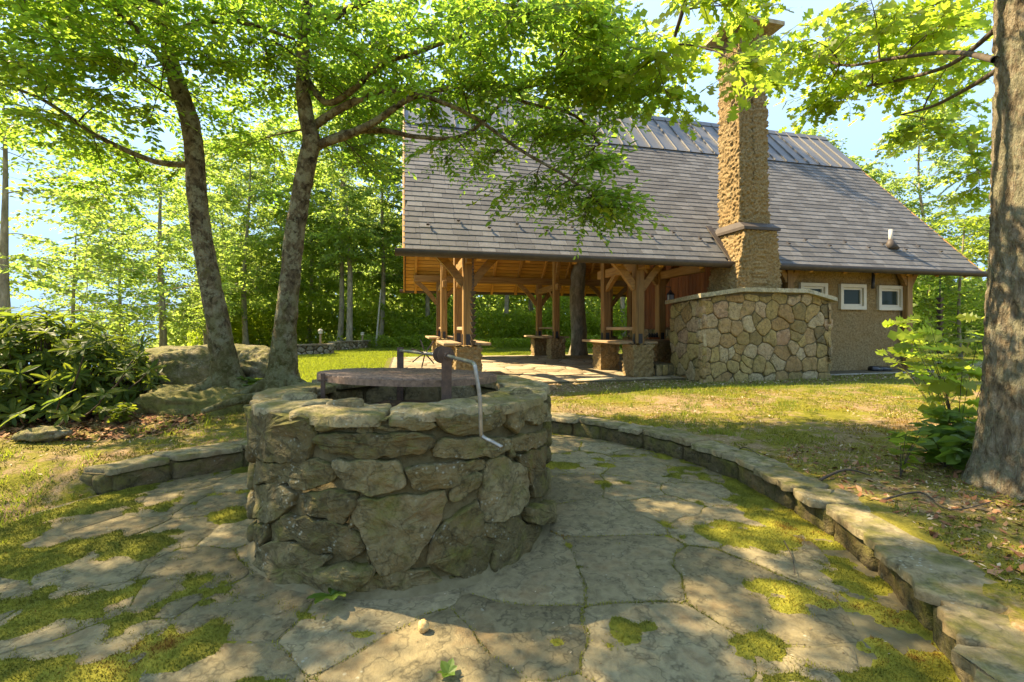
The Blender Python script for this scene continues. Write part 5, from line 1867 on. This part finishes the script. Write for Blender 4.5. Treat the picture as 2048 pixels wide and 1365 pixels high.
# big pale trunk standing behind the pavilion floor
e = thing('tulip_tree', P(1155, 711, 17.6), 'thick pale mottled trunk behind the pavilion between middle posts', 'tree')
tp = [P(1156 + 2 * math.sin(i), 716 - i * 26, 17.6) for i in range(16)]
V, Fs = tube(tp, [.42] + [.31 - .006 * i for i in range(15)], 26, jitter=lambda p, th, i: 1 + .07 * fbm((math.cos(th) * 4, math.sin(th) * 4, p.z * 2.5), 3))
link('trunk', new_mesh('trunk', V, Fs, M_FARBARK, True), e)
o = link('crown', KIND[1][2], e, kind='stuff'); o.matrix_parent_inverse = Matrix.Identity(4)
o = link('limbs', KIND[1][1], e, kind='stuff'); o.matrix_parent_inverse = Matrix.Identity(4)
e = thing('birch_sapling', P(757, 690, 24), 'thin white sapling trunk in front of dark wood near the pavilion', 'tree')
V, Fs = tube([P(752 + i * 1.2, 692 - i * 14, 24) for i in range(9)], [.055 - .003 * i for i in range(9)], 8)
link('trunk', new_mesh('trunk', V, Fs, M_CONCRETE, True), e)

# ---- leaf mass of the wood behind, and its undergrowth: nobody could count it
def leaf_mass(name, n, az0, az1, d0, d1, hfun, size, mat, g, zlo=0.0, clump=0.5):
    az = g.uniform(az0, az1, n * 3); d = d0 + (d1 - d0) * g.random(n * 3)
    x = az * d; y = d
    hh = hfun(az, d)
    z = zlo + hh * g.random(n * 3) ** 0.85
    keep = (vfbm(x * 1.0 + z * .7, y + z * 1.1, 0.55, 8, 3) + 0.4 * (vnoise(x + 2 * z, z * 1.3 + y, 1.5, 5) - .5)) > clump
    x, y, z = x[keep][:n], y[keep][:n], z[keep][:n]
    m_ = len(x)
    z = z + gz(x, y)
    c = np.stack([x, y, z], 1)
    a = g.normal(0, 1, (m_, 3)); a /= np.linalg.norm(a, axis=1, keepdims=True)
    b = np.cross(a, g.normal(0, 1, (m_, 3))); b /= np.linalg.norm(b, axis=1, keepdims=True)
    s_ = (size * g.uniform(.6, 1.3, m_))[:, None]
    V = np.stack([c - a * s_ * .5, c + b * s_ * .28, c + a * s_ * .5, c - b * s_ * .28], 1).reshape(-1, 3)
    Fq = np.arange(m_ * 4).reshape(-1, 4)
    tone = np.clip(0.75 * vfbm(x + z, y - z, 0.35, 3, 3) + 0.5 * g.random(m_) - .1, 0, 1)
    return link(name, new_mesh(name, V, Fq, mat, False, np.repeat(tone, 4)), None, kind='stuff')


hw = lambda az, d: smooth(az, -.88, -.6) * (5.0 + 6.0 * vfbm(az * 9, d * .0 + 1, 1.0, 6, 3) + 2.2 * smooth(az, -.5, -.3))
tag(leaf_mass('woodland', 60000, -0.86, 0.55, 29, 40, hw, 0.40, M_DARKLEAF, g, 0, .47), 'dense green woodland beyond the lawn', 'woodland')
tag(leaf_mass('woodland', 26000, -0.80, 0.62, 40, 50, lambda az, d: smooth(az, -.84, -.5) * 9.0 + 0 * d, 0.75, M_DARKLEAF, g, -1.5, .25), 'deep shaded woodland far behind the pavilion', 'woodland')
tag(leaf_mass('woodland', 22000, 0.72, 1.35, 17, 30, lambda az, d: 1.8 + 3 * vfbm(az * 9, d * 0 + 1, 1.0, 6, 3), 0.30, M_FARLEAF, g, 0, .47), 'green woodland behind the right end of the pavilion', 'woodland')
tag(leaf_mass('undergrowth', 42000, -0.72, 0.34, 25.0, 29, lambda az, d: 1.0 + 3.0 * vfbm(az * 14, d * .2, 1.0, 2, 3), 0.19, M_BRIGHTLEAF, g, 0, .45), 'leafy undergrowth along the edge of the wood', 'undergrowth')
tag(leaf_mass('ground_cover', 9000, -0.34, 0.30, 23.6, 25.2, lambda az, d: 0.35 + 0.5 * vfbm(az * 30, d * .2, 1.0, 2, 3), 0.13, M_BRIGHTLEAF, g, 0, .3), 'low ground cover where the lawn meets the wood', 'ground cover')

# ---- rhododendron
LV, LF = LEAVES['long']
def rosettes(cr, pts, g, leaf=0.17, nl=(8, 12), parent=None):
    pts = sorted(pts, key=lambda q_: np.linalg.norm(q_[0] - np.array((0, 0, H))))
    single = 0
    for p, d in pts:
        d = np.array(d, float); d /= np.linalg.norm(d)
        n_ = g.integers(*nl)
        u_ = np.cross(d, (0.31, .2, .9)); u_ /= np.linalg.norm(u_); w_ = np.cross(d, u_)
        for k in range(n_):
            a = 2 * math.pi * k / n_ + g.normal(0, .15)
            el = g.uniform(0.0, .75)
            dd = (u_ * math.cos(a) + w_ * math.sin(a)) * math.cos(el) + d * math.sin(el)
            s_ = leaf * g.uniform(.7, 1.15)
            M = rotm(dd, g.normal(0, .25), d)
            if parent is not None and single < 300:
                leaf_part('long', M_RHODO, M, s_, p, parent, g); single += 1
                continue
            cr.V.append((LV * s_) @ M.T + p); cr.F.append(LF + cr.n); cr.n += len(LV)
            cr.R.append(np.full(len(LV), np.clip(g.normal(.45, .22), 0, 1)))


rb = thing('rhododendron', (-5.4, 5.5, gzs(-5.4, 5.5)), 'large rhododendron bush with long glossy leaves beside the boulder', 'shrub')
cr = Crown()
ros = []
cen = np.array((-6.1, 5.75, 0.35)); rr_ = np.array((1.45, 1.0, 1.18))
while len(ros) < 480:
    a = g.normal(0, 1, 3); a /= np.linalg.norm(a)
    if a[2] < -.25: continue
    k = g.uniform(.72, 1.04) * (1 + .10 * mnoise.noise(Vector(a * 2.5)))
    p = cen + rr_ * a * k
    if p[2] < gzs(p[0], p[1]) + .12: continue
    ros.append((p, a * np.array((1, 1, .8)) + np.array((0, 0, .55)) + g.normal(0, .2, 3)))
for (u, v, y, du) in ((210, 790, 4.75, .2), (170, 700, 4.9, 1), (275, 715, 5.3, 1), (250, 745, 5.1, 1), (300, 740, 5.5, 1), (120, 800, 4.7, 1), (40, 830, 4.6, 1), (135, 830, 4.6, 1), (285, 690, 5.6, 1)):
    ros.append((np.array(P(u, v, y)), np.array((g.normal(0, .3), -.5, .8))))
rosettes(cr, ros, g, parent=rb)
for p, d in ros:
    b0 = np.array((cen[0] + (p[0] - cen[0]) * .45, cen[1] + (p[1] - cen[1]) * .45, gzs(p[0], p[1])))
    mid = (p + b0) / 2 + np.array((0, 0, -.08)) + (p - cen) * .15
    tt = np.linspace(0, 1, 5)[:, None]
    cr.stick(b0 * (1 - tt) ** 2 + mid * 2 * tt * (1 - tt) + p * tt * tt, .013, .005, 5)
link('stems', cr.wood_mesh('stems', M_TWIG), rb, kind='stuff')
link('foliage', cr.leaf_mesh('foliage', M_RHODO), rb, kind='stuff')

# ---- boulders
def boulder(name, c, r, label, seed, rz=0.0, amp=.13, strata=0.0, sub=40, mat=None):
    V = []; Fs = []
    M = Matrix.Rotation(rz, 3, 'Z')
    NS, NR = sub * 2, sub
    for j in range(NR + 1):
        ph = math.pi * j / NR
        for k in range(NS):
            th = 2 * math.pi * k / NS
            n_ = Vector((math.sin(ph) * math.cos(th), math.sin(ph) * math.sin(th), math.cos(ph)))
            q = Vector((abs(n_.x) ** .82 * (1 if n_.x > 0 else -1) * r[0], abs(n_.y) ** .82 * (1 if n_.y > 0 else -1) * r[1], abs(n_.z) ** .75 * (1 if n_.z > 0 else -1) * r[2]))
            d = amp * fbm((n_.x * 1.6 + seed, n_.y * 1.6, n_.z * 1.6), 5) + .03 * fbm((q.x * 6 + seed, q.y * 6, q.z * 14), 3)
            if strata: d += strata * math.sin(q.z * 30 + 2 * q.x + 3 * fbm((q.x * 2, q.y * 2, seed), 2))
            q = M @ (q + n_ * d)
            V.append(q + Vector(c))
    for j in range(NR):
        for k in range(NS):
            k2 = (k + 1) % NS
            Fs.append((j * NS + k, (j + 1) * NS + k, (j + 1) * NS + k2, j * NS + k2))
    return link(name, new_mesh(name, V, Fs, mat or M_BOULDER, True), None, label, 'boulder')


boulder('boulder', P(408, 745, 7.0), (1.12, .75, .44), 'large rounded grey boulder with moss behind the leaning tree', 2.3, .15, .09, .006)
boulder('boulder', P(402, 812, 5.85), (.82, .45, .25), 'low mossy green rock slab in front of the tree roots', 5.1, .05, .09, 0, 40, M_MOSSROCK)
boulder('boulder', P(530, 735, 6.6), (.45, .4, .22), 'grey layered rock wedged between the two leaning trunks', 8.4, -.3, .08, .02)
boulder('rock', P(88, 868, 4.55), (.22, .12, .055), 'flat tan rock at foot of the rhododendron', 3.7, .1, .03, 0, 14)

# ---- far low stone walls with post lights
def far_wall(u0, v0, u1, v1, y0, y1, h, label, n):
    a = P(u0, v0, y0); b_ = P(u1, v1, y1)
    a.z = gzs(a.x, a.y) - .05; b_.z = gzs(b_.x, b_.y) - .05
    w = thing('dry_stone_wall', a, label, 'wall')
    d = (b_ - a); L = math.hypot(d.x, d.y)
    dn = Vector((d.x / L, d.y / L, 0)); nn = Vector((dn.y, -dn.x, 0))
    if nn.y > 0: nn = -nn
    Mz = Matrix.Rotation(math.atan2(d.y, d.x), 3, 'Z')
    MB().box((a + b_) / 2 + UZ * (h / 2) - nn * .15, (L, .26, h - .04), Mz).build('core', M_FPMORTAR, w)
    pts = []
    for it in range(2500):
        p = (RND.uniform(0, L), RND.uniform(0, h))
        if all((p[0] - q_[0]) ** 2 + ((p[1] - q_[1]) * 1.4) ** 2 > .24 ** 2 for q_ in pts): pts.append(p)
    for i, c in enumerate(voronoi(pts, (0, L, 0, h), .03)):
        if len(c) > 2: link('stone', stone_mesh('stone', c, lambda s_, z_, dd: a + dn * s_ + nn * (dd - .02) + UZ * z_, M_FARSTONE, thick=.04, back=.03, n=10, rough=.01, seed=1400 + i), w)
    x = 0
    while x < L:
        l_ = min(RND.uniform(.35, .6), L - x)
        MB().box(a + dn * (x + l_ / 2) + UZ * (h + .02) - nn * .13, (l_ - .02, .36, .06 + RND.uniform(-.01, .01)), Mz).build('coping_stone', M_FARSTONE, w)
        x += l_


far_wall(576, 706, 668, 703, 17.6, 18.5, 0.42, 'nearer low dry stone wall at back of the lawn, left stretch', 8)
far_wall(668, 699, 740, 692, 21.0, 24.0, 0.42, 'farther low dry stone wall at back of the lawn, right stretch', 8)


def post_light(u, v, y, h, label):
    b_ = P(u, v, y)
    pl = thing('post_light', b_, label, 'light')
    MB().box(b_ + UZ * h * .35, (.07, .07, h * .7)).build('post', M_PLANK, pl)
    MB().box(b_ + UZ * h * .82, (.13, .13, h * .24)).build('lamp_head', M_FRAME, pl)
    MB().tube([b_ + UZ * h * .94, b_ + UZ * h * 1.06], [.12, .02], 4).build('roof', M_CONCRETE, pl)


post_light(641, 687, 19.0, 0.58, 'short post light standing on the nearer low stone wall')
post_light(725, 683, 23.5, 0.46, 'short post light standing on the farther low stone wall')

# ------------------------------------------------------------------ moss, grass, litter, small plants
def tri_blades(name, x, y, z, h, w, lean, r, mat, label=None, cat=None):
    n_ = len(x)
    th = g.uniform(0, 2 * np.pi, n_); la = g.uniform(0, 2 * np.pi, n_)
    V = np.zeros((n_, 3, 3))
    V[:, 0] = np.stack([x - np.cos(th) * w, y - np.sin(th) * w, z], 1)
    V[:, 1] = np.stack([x + np.cos(th) * w, y + np.sin(th) * w, z], 1)
    l_ = lean * h * g.uniform(.3, 1.0, n_)
    V[:, 2] = np.stack([x + np.cos(la) * l_, y + np.sin(la) * l_, z + h], 1)
    o = link(name, new_mesh(name, V.reshape(-1, 3), np.arange(n_ * 3).reshape(-1, 3), mat, False, np.repeat(r, 3)), None, kind='stuff')
    return tag(o, label, cat)


BL = [(1.50, 3.00, .42, .26, 1.0), (1.42, 2.36, .36, .20, 1.0), (1.75, 2.55, .3, .35, .5), (1.85, 3.4, .2, .5, .6), (1.6, 4.3, .25, .3, .55), (1.2, 4.9, .25, .2, .5), (1.05, 1.95, .2, .1, .6), (1.45, 1.75, .45, .16, .7),
      (.44, 4.55, .22, .20, .8), (.5, 4.95, .2, .15, .6), (.95, 4.75, .12, .3, .55), (.95, 4.05, .22, .08, .8), (.42, 2.62, .12, .05, .7), (.62, 2.12, .13, .06, .7),
      (-2.28, 2.83, .42, .22, .9), (-2.25, 2.19, .55, .28, 1.0), (-3.2, 3.5, .5, .35, 1.0), (-2.14, 3.38, .32, .18, .9), (-1.42, 1.98, .32, .16, .9), (-2.0, 3.75, .4, .14, .8), (-1.75, 2.45, .3, .12, .8), (-2.9, 2.75, .4, .3, .9), (-1.9, 1.8, .5, .15, .9), (-1.0, 1.78, .25, .06, .8), (-3.4, 3.0, .3, .4, .9), (-1.66, 4.3, .5, .12, .6), (-.62, 2.06, .3, .03, .55), (-1.02, 2.16, .2, .05, .6)]


def moss_mask(x, y):
    m_ = np.zeros_like(x)
    for (bx, by, rx, ry, a) in BL:
        m_ = np.maximum(m_, a * np.exp(-(((x - bx) / rx) ** 2 + ((y - by) / ry) ** 2) * 0.9))
    n_ = vfbm(x, y, 3.2, 12, 4)
    n2_ = vfbm(x + .3 * y, y, 9.0, 14, 3)
    rim = smooth(np.hypot(x - PC.x, y - PC.y) - rc(np.degrees(np.arctan2(y - PC.y, x - PC.x))), -.42, -.02) * .42
    return m_ + rim + (n_ - .5) * 1.2 + (n2_ - .5) * 1.0 - .49


def moss_tone(x, y):
    return np.clip(.36 + 1.3 * (vfbm(x, y, 2.6, 31, 3) - .5) + .5 * (vfbm(x, y, 14, 33, 2) - .5), 0.02, 1) + 0


st = 0.022
gx = np.arange(-4.0, 2.6, st); gy = np.arange(1.2, 6.2, st)
MX, MY = np.meshgrid(gx, gy)
mk = moss_mask(MX, MY)
rad_ = np.hypot(MX - PC.x, MY - PC.y)
mk = np.where((rad_ > rc(np.degrees(np.arctan2(MY - PC.y, MX - PC.x))) + .05) | (rad_ < 1.02), -1, mk)
hh = np.clip(mk, -0.05, .4) * 0.036 * (.5 + 1.0 * vfbm(MX, MY, 16, 40, 3)) - 0.001
hh = np.minimum(hh, .016)
idx = np.arange(MX.size).reshape(MX.shape)
q = np.stack([idx[:-1, :-1], idx[:-1, 1:], idx[1:, 1:], idx[1:, :-1]], -1).reshape(-1, 4)
mkf = mk.ravel()
q = q[(mkf[q] > -.02).any(1)]
used, inv = np.unique(q, return_inverse=True)
Vm = np.stack([MX.ravel()[used], MY.ravel()[used], hh.ravel()[used]], 1)
mo = link('moss_carpet', new_mesh('moss_carpet', Vm, inv.reshape(-1, 4), M_MOSS, True, np.clip(moss_tone(Vm[:, 0], Vm[:, 1]) - .12, 0, 1)), None, kind='stuff')
tag(mo, 'yellow green moss carpet growing over the patio flagstones', 'moss')
n_ = 620000
x = g.uniform(-4.0, 2.6, n_); y = g.uniform(1.2, 6.2, n_)
mk = moss_mask(x, y); r_ = np.hypot(x - PC.x, y - PC.y)
ok = (mk + .16 * (g.random(len(mk)) - .55) > 0.0) & (r_ < rc(np.degrees(np.arctan2(y - PC.y, x - PC.x))) + .03) & (r_ > 1.03)
x, y, mk = x[ok], y[ok], mk[ok]
jx = []; jy = []
for (a_, b_) in JOINTS:
    L_ = math.hypot(b_[0] - a_[0], b_[1] - a_[1])
    m_ = int(L_ * 300)
    t_ = g.random(m_)
    wv = np.abs(g.normal(0, .010, m_))
    nx_, ny_ = (b_[1] - a_[1]) / (L_ + 1e-6), -(b_[0] - a_[0]) / (L_ + 1e-6)
    jx.append(a_[0] + (b_[0] - a_[0]) * t_ + nx_ * wv); jy.append(a_[1] + (b_[1] - a_[1]) * t_ + ny_ * wv)
jx, jy = warp_pts(np.concatenate(jx), np.concatenate(jy), 0.11, 2.4)
r_ = np.hypot(jx - PC.x, jy - PC.y)
jok = (vfbm(jx, jy, 1.6, 91, 3) + .25 * (g.random(len(jx)) - .5) > .57) & (r_ > 1.06) & (r_ < rc(np.degrees(np.arctan2(jy - PC.y, jx - PC.x))) + .02)
x = np.concatenate([x, jx[jok]]); y = np.concatenate([y, jy[jok]]); mk = np.concatenate([mk, np.full(jok.sum(), .02)])
z = np.minimum(np.clip(mk, 0, .4) * .036 * (.5 + 1.0 * vfbm(x, y, 16, 40, 3)) - .001, .016)
tri_blades('moss_tufts', x, y, z - .004, .008 + .009 * g.random(len(x)), .0032, 1.0, np.clip(moss_tone(x, y) + g.normal(0, .10, len(x)), 0, 1), M_MOSS, 'short moss fronds on the patio', 'moss')


def scatter(n_, x0, x1, y0, y1, dens):
    x = g.uniform(x0, x1, n_); y = g.uniform(y0, y1, n_)
    k = g.random(n_) < dens(x, y)
    x, y = x[k], y[k]
    return x, y, gz(x, y)


def off_patio(x, y):
    r_ = np.hypot(x - PC.x, y - PC.y); ph = np.degrees(np.arctan2(y - PC.y, x - PC.x))
    phm = np.mod(ph, 360)
    op = (phm > 173) & (phm < 300)
    return np.where(op, r_ > rc(ph) - .25, r_ > rc(ph) + .34)


def bfloor(x, y, m0=.1):
    bx = 0.9724 * x + 0.2334 * y; by = -0.2334 * x + 0.9724 * y
    return (bx > -.45 - m0) & (bx < 14.3) & (by > 8.40 - m0) & (by < 16.9 + m0)


# moss and short grass over the near ground
x, y, z = scatter(520000, -6.5, 8.5, 1.2, 8.5, lambda x, y: off_patio(x, y) * ~bfloor(x, y) * (vfbm(x, y, 2.2, 51, 4) > .44) * (1 - .85 * soil_mask(x, y)) * np.clip(4.5 / np.hypot(x, y), 0, 1))
tri_blades('ground_moss', x, y, z - .003, .008 + .016 * g.random(len(x)), .005, .9, np.clip(moss_tone(x, y) + .08 + g.normal(0, .1, len(x)), 0, .8), M_MOSS, 'yellow green moss over the ground beyond the retaining wall', 'moss')
x, y, z = scatter(150000, -6.5, 9, 2.0, 8.6, lambda x, y: off_patio(x, y) * ~bfloor(x, y) * (vfbm(x, y, 1.3, 61, 4) > .58) * (.2 + .8 * (vfbm(x, y, 6, 62, 2) > .52)) * (1 - .8 * soil_mask(x, y)))
tri_blades('grass_tufts', x, y, z - .003, .025 + .05 * g.random(len(x)) ** 2, .0032, .8, g.random(len(x)), M_GRASS, 'sparse grass tufts in the mossy ground', 'grass')
cxs, cys, czs = scatter(900, -6.5, 8, 1.6, 8, lambda x, y: off_patio(x, y) * ~bfloor(x, y) * np.clip(.12 + 1.3 * (vfbm(x, y, .9, 64, 3) > .55), 0, 1))
k_ = g.integers(10, 34, len(cxs))
x = np.repeat(cxs, k_) + g.normal(0, .035, k_.sum()); y = np.repeat(cys, k_) + g.normal(0, .035, k_.sum())
tri_blades('grass_clumps', x, y, gz(x, y) - .004, (np.repeat(g.uniform(.4, 1.2, len(cxs)), k_)) * g.uniform(.05, .13, k_.sum()), .0034, .75, g.random(k_.sum()), M_GRASS, 'taller grass clumps dotted over the bank and left lawn', 'grass')
x, y, z = scatter(420000, -16, 1.0, 6.5, 25, lambda x, y: lawn_mask(x, y) * ~bfloor(x, y) * np.clip(11 / y, 0, 1))
tri_blades('lawn_grass', x, y, z - .003, .035 + .03 * g.random(len(x)), .006, .7, np.clip(.2 + .5 * vfbm(x, y, .7, 71, 3) + .35 * g.random(len(x)), 0, 1), M_GRASS, 'sunlit mown lawn grass behind the trees', 'grass')
x, y, z = scatter(140000, -1, 20, 5.5, 26, lambda x, y: lawn_mask(x, y) * ~bfloor(x, y) * np.clip(11 / y, 0, 1))
tri_blades('lawn_grass', x, y, z - .003, .035 + .03 * g.random(len(x)), .006, .7, np.clip(.2 + .5 * vfbm(x, y, .7, 71, 3) + .35 * g.random(len(x)), 0, 1), M_GRASS, 'lawn grass round and behind the pavilion', 'grass')


def flakes(name, x, y, z, size, r, mat, label, cat, aspect=.5, tilt_=.5):
    n_ = len(x)
    a = g.uniform(0, 2 * np.pi, n_)
    s_ = size * g.uniform(.5, 1.4, n_)
    ax = np.stack([np.cos(a), np.sin(a), g.normal(0, tilt_, n_)], 1) * s_[:, None] * .5
    bx = np.stack([-np.sin(a), np.cos(a), g.normal(0, tilt_, n_)], 1) * s_[:, None] * .5 * aspect
    c = np.stack([x, y, z + .25 * s_ * tilt_ + .004], 1)
    V = np.stack([c - ax, c - bx, c + ax, c + bx], 1).reshape(-1, 3)
    return tag(link(name, new_mesh(name, V, np.arange(n_ * 4).reshape(-1, 4), mat, False, np.repeat(r, 4)), None, kind='stuff'), label, cat)


def mulch(x, y):
    bx = 0.9724 * x + 0.2334 * y; by = -0.2334 * x + 0.9724 * y
    return ((by > 7.15 + .35 * vfbm(x, y, 1.2, 5, 2)) & (by < 8.6) & (bx > .4) & (bx < 13.5) & ~((bx > 5.78) & (bx < 9.1) & (by > 7.85)) & ~bfloor(x, y, 0))


x, y, z = scatter(60000, -2, 15, 5, 13, lambda x, y: mulch(x, y) * .8)
flakes('wood_chips', x, y, z, .055, g.random(len(x)), M_CHIP, 'pale wood chip mulch strip along the pavilion', 'mulch', .35, .3)
x, y, z = scatter(46000, -6, 7.5, 1.5, 8, lambda x, y: off_patio(x, y) * ~bfloor(x, y) * np.clip(.10 + 1.2 * soil_mask(x, y) + .5 * (vfbm(x, y, 1.5, 81, 3) > .56), 0, 1))
flakes('leaf_litter', x, y, z, .032, g.random(len(x)) * .9, M_CHIP, 'dry leaf litter and twigs scattered over the bare ground', 'leaf litter', .4, .35)
x, y, z = scatter(2600, -6.2, -3.6, 4.5, 6.2, lambda x, y: soil_mask(x, y) > .25)
flakes('fallen_leaves', x, y, z, .075, g.random(len(x)), M_FALLEN, 'reddish fallen leaves under the rhododendron', 'leaf litter', .45, .35)
x, y, z = scatter(1500, 1.7, 4.2, 2.0, 4.4, lambda x, y: off_patio(x, y) * .8)
flakes('fallen_leaves', x, y, z, .05, g.random(len(x)) * .9 + .1, M_FALLEN, 'brown fallen leaves round the oak trunk', 'leaf litter', .45, .35)
# crumbs on the paving
x = g.uniform(-3.6, 2, 1500); y = g.uniform(1.4, 6, 1500)
flakes('paving_litter', x, y, np.zeros(1500) + .001, .011, g.random(1500), M_CHIP, 'tiny leaf crumbs and twigs scattered on the paving', 'leaf litter', .4, .1)


def plant(name, base, n_, hgt, leaf, kind, mat, label, g, spread=.5, cat='plant', droop=.1):
    e = thing(name, base, label, cat)
    cr = Crown()
    LVk, LFk = LEAVES[kind]
    b_ = np.array(base)
    for i in range(n_):
        a = g.uniform(0, 2 * math.pi)
        top = b_ + np.array((math.cos(a) * spread * hgt * g.uniform(.2, 1), math.sin(a) * spread * hgt * g.uniform(.2, 1), hgt * g.uniform(.5, 1)))
        mid = (b_ + top) / 2 + np.array((0, 0, .12 * hgt))
        tt = np.linspace(0, 1, 5)[:, None]
        pts = b_ * (1 - tt) ** 2 + mid * 2 * tt * (1 - tt) + top * tt * tt
        cr.stick(pts, .004, .002, 4)
        for k in range(1, 5):
            for q_ in range(2 if k < 4 else 5):
                aa = g.uniform(0, 2 * math.pi)
                d = np.array((math.cos(aa), math.sin(aa), g.uniform(-droop - .2, .3)))
                M = rotm(d, g.normal(0, .75))
                s_ = leaf * g.uniform(.75, 1.3)
                leaf_part(kind, mat, M, s_, pts[k], e, g)
    link('stems', cr.wood_mesh('stems', M_TWIG), e)
    return e


def on_ground(u, v, y):
    p = P(u, v, y)
    return (p.x, p.y, gzs(p.x, p.y))


plant('oak_sapling', on_ground(1915, 905, 4.3), 13, 1.3, .19, 'oak', M_BRIGHTLEAF, 'young oak sapling with bright lobed leaves left of the oak trunk', g, .5, 'sapling')
plant('oak_sapling', on_ground(1880, 850, 5.2), 10, 1.2, .17, 'oak', M_BRIGHTLEAF, 'small leafy oak seedling beneath the larger sapling', g, .6, 'sapling')
plant('broad_leaf_plant', on_ground(1890, 960, 3.7), 9, .34, .17, 'ovate', M_WEED, 'low plant with big broad green leaves at foot of oak', g, .9)
plant('broad_leaf_plant', on_ground(1935, 925, 3.9), 8, .42, .15, 'ovate', M_WEED, 'taller broad leaved plant against the left side of oak trunk', g, .7)
plant('seedling', on_ground(1800, 985, 3.55), 5, .52, .09, 'ovate', M_BRIGHTLEAF, 'thin upright seedling with few pale leaves on the bank', g, .35)
plant('shrub_seedling', on_ground(235, 835, 5.1), 9, .26, .10, 'ovate', M_RHODO, 'small leafy seedlings between rhododendron and mossy slab', g, .8)
plant('wood_fern', on_ground(510, 775, 6.0), 10, .30, .10, 'ovate', M_WEED, 'tuft of fern and weeds between the two tree bases', g, .6)
b_ = Vector((-0.92, 2.29, 0.03))
wd = thing('dandelion', b_, 'small green weed rosette growing at the foot of fire pit', 'weed')
cr = Crown()
for i in range(8):
    a = -2.4 + i * .62 + g.normal(0, .15)
    M = rotm((math.cos(a), math.sin(a), g.uniform(.25, .9)), g.normal(0, .2))
    leaf_part('long', M_WEED, M, g.uniform(.09, .15), b_, wd, g, 1.5)
b_ = Vector((-0.255, 1.80, 0.005))
wd = thing('weed', b_, 'tiny two leaved weed sprouting from the joint at bottom edge', 'weed')
cr = Crown()
for i in range(6):
    a = i * 1.05 + .3
    M = rotm((math.cos(a), math.sin(a), g.uniform(.2, .7)), g.normal(0, .2))
    leaf_part('ovate', M_WEED, M, g.uniform(.035, .06), b_ + Vector((0, 0, .01)), wd, g, 1.4)
# the pale nut shell on the paving
c = P(847, 1262, 2.07); c.z = .024
V = []; Fs = []
for j in range(13):
    ph = math.pi * j / 12
    for k in range(20):
        th = 2 * math.pi * k / 20
        n_ = Vector((math.sin(ph) * math.cos(th), math.sin(ph) * math.sin(th), math.cos(ph)))
        r_ = 1 + .16 * fbm((n_.x * 2.6, n_.y * 2.6, n_.z * 2.6), 3) - .35 * max(0, n_.dot(Vector((-.55, -.75, .35))) - .72)
        V.append(c + Vector((n_.x * .026 * r_, n_.y * .024 * r_, n_.z * .029 * r_)))
for j in range(12):
    for k in range(20): Fs.append((j * 20 + k, (j + 1) * 20 + k, (j + 1) * 20 + (k + 1) % 20, j * 20 + (k + 1) % 20))
M_NUT = simple('nut_husk', (0.42, 0.25, 0.09), (0.72, 0.52, 0.24), 60, .8, .2, .6, .004)
link('gall', new_mesh('gall', V, Fs, M_NUT, True), None, 'small pale tan husk lying on the paving before the fire pit', 'husk')


def twig(pts, r, label, name='twig'):
    pts = catmull([Vector(p) for p in pts], 5)
    MB().tube(pts, list(np.linspace(r, r * .4, len(pts))), 6).build(name, M_TWIG, None, True, label=label, cat='twig')


def gp(u, v, lift=.012):
    """a seen point that lies on the ground"""
    y = 4.0
    for it in range(30):
        p = P(u, v, y)
        y = y + (p.z - lift - gzs(p.x, p.y)) * (F / max(60, v - HOR)) * .6
    p = P(u, v, y); return p


twig([gp(1765, 1000), gp(1840, 985, .05), gp(1900, 1020), gp(1990, 1002, .03)], .008, 'curved dead twig lying in front of the oak base')
twig([gp(1470, 905, .02), gp(1490, 895, .05), gp(1520, 912, .02)], .006, 'short crooked twig lying on the moss behind the coping')
twig([P(1568, 1085, 2.85) + Vector((0, 0, .01)), P(1585, 1120, 2.7) + Vector((0, 0, .01)), P(1590, 1150, 2.5)], .004, 'thin twig lying on the right hand moss patch')
twig([P(512, 1128, 2.62), P(530, 1150, 2.54)], .004, 'pale short stick beside left foot of the fire pit')
twig([gp(1640, 960, .015), gp(1690, 940, .03), gp(1740, 950, .02)], .012, 'bark covered stick lying on the sunny bank')
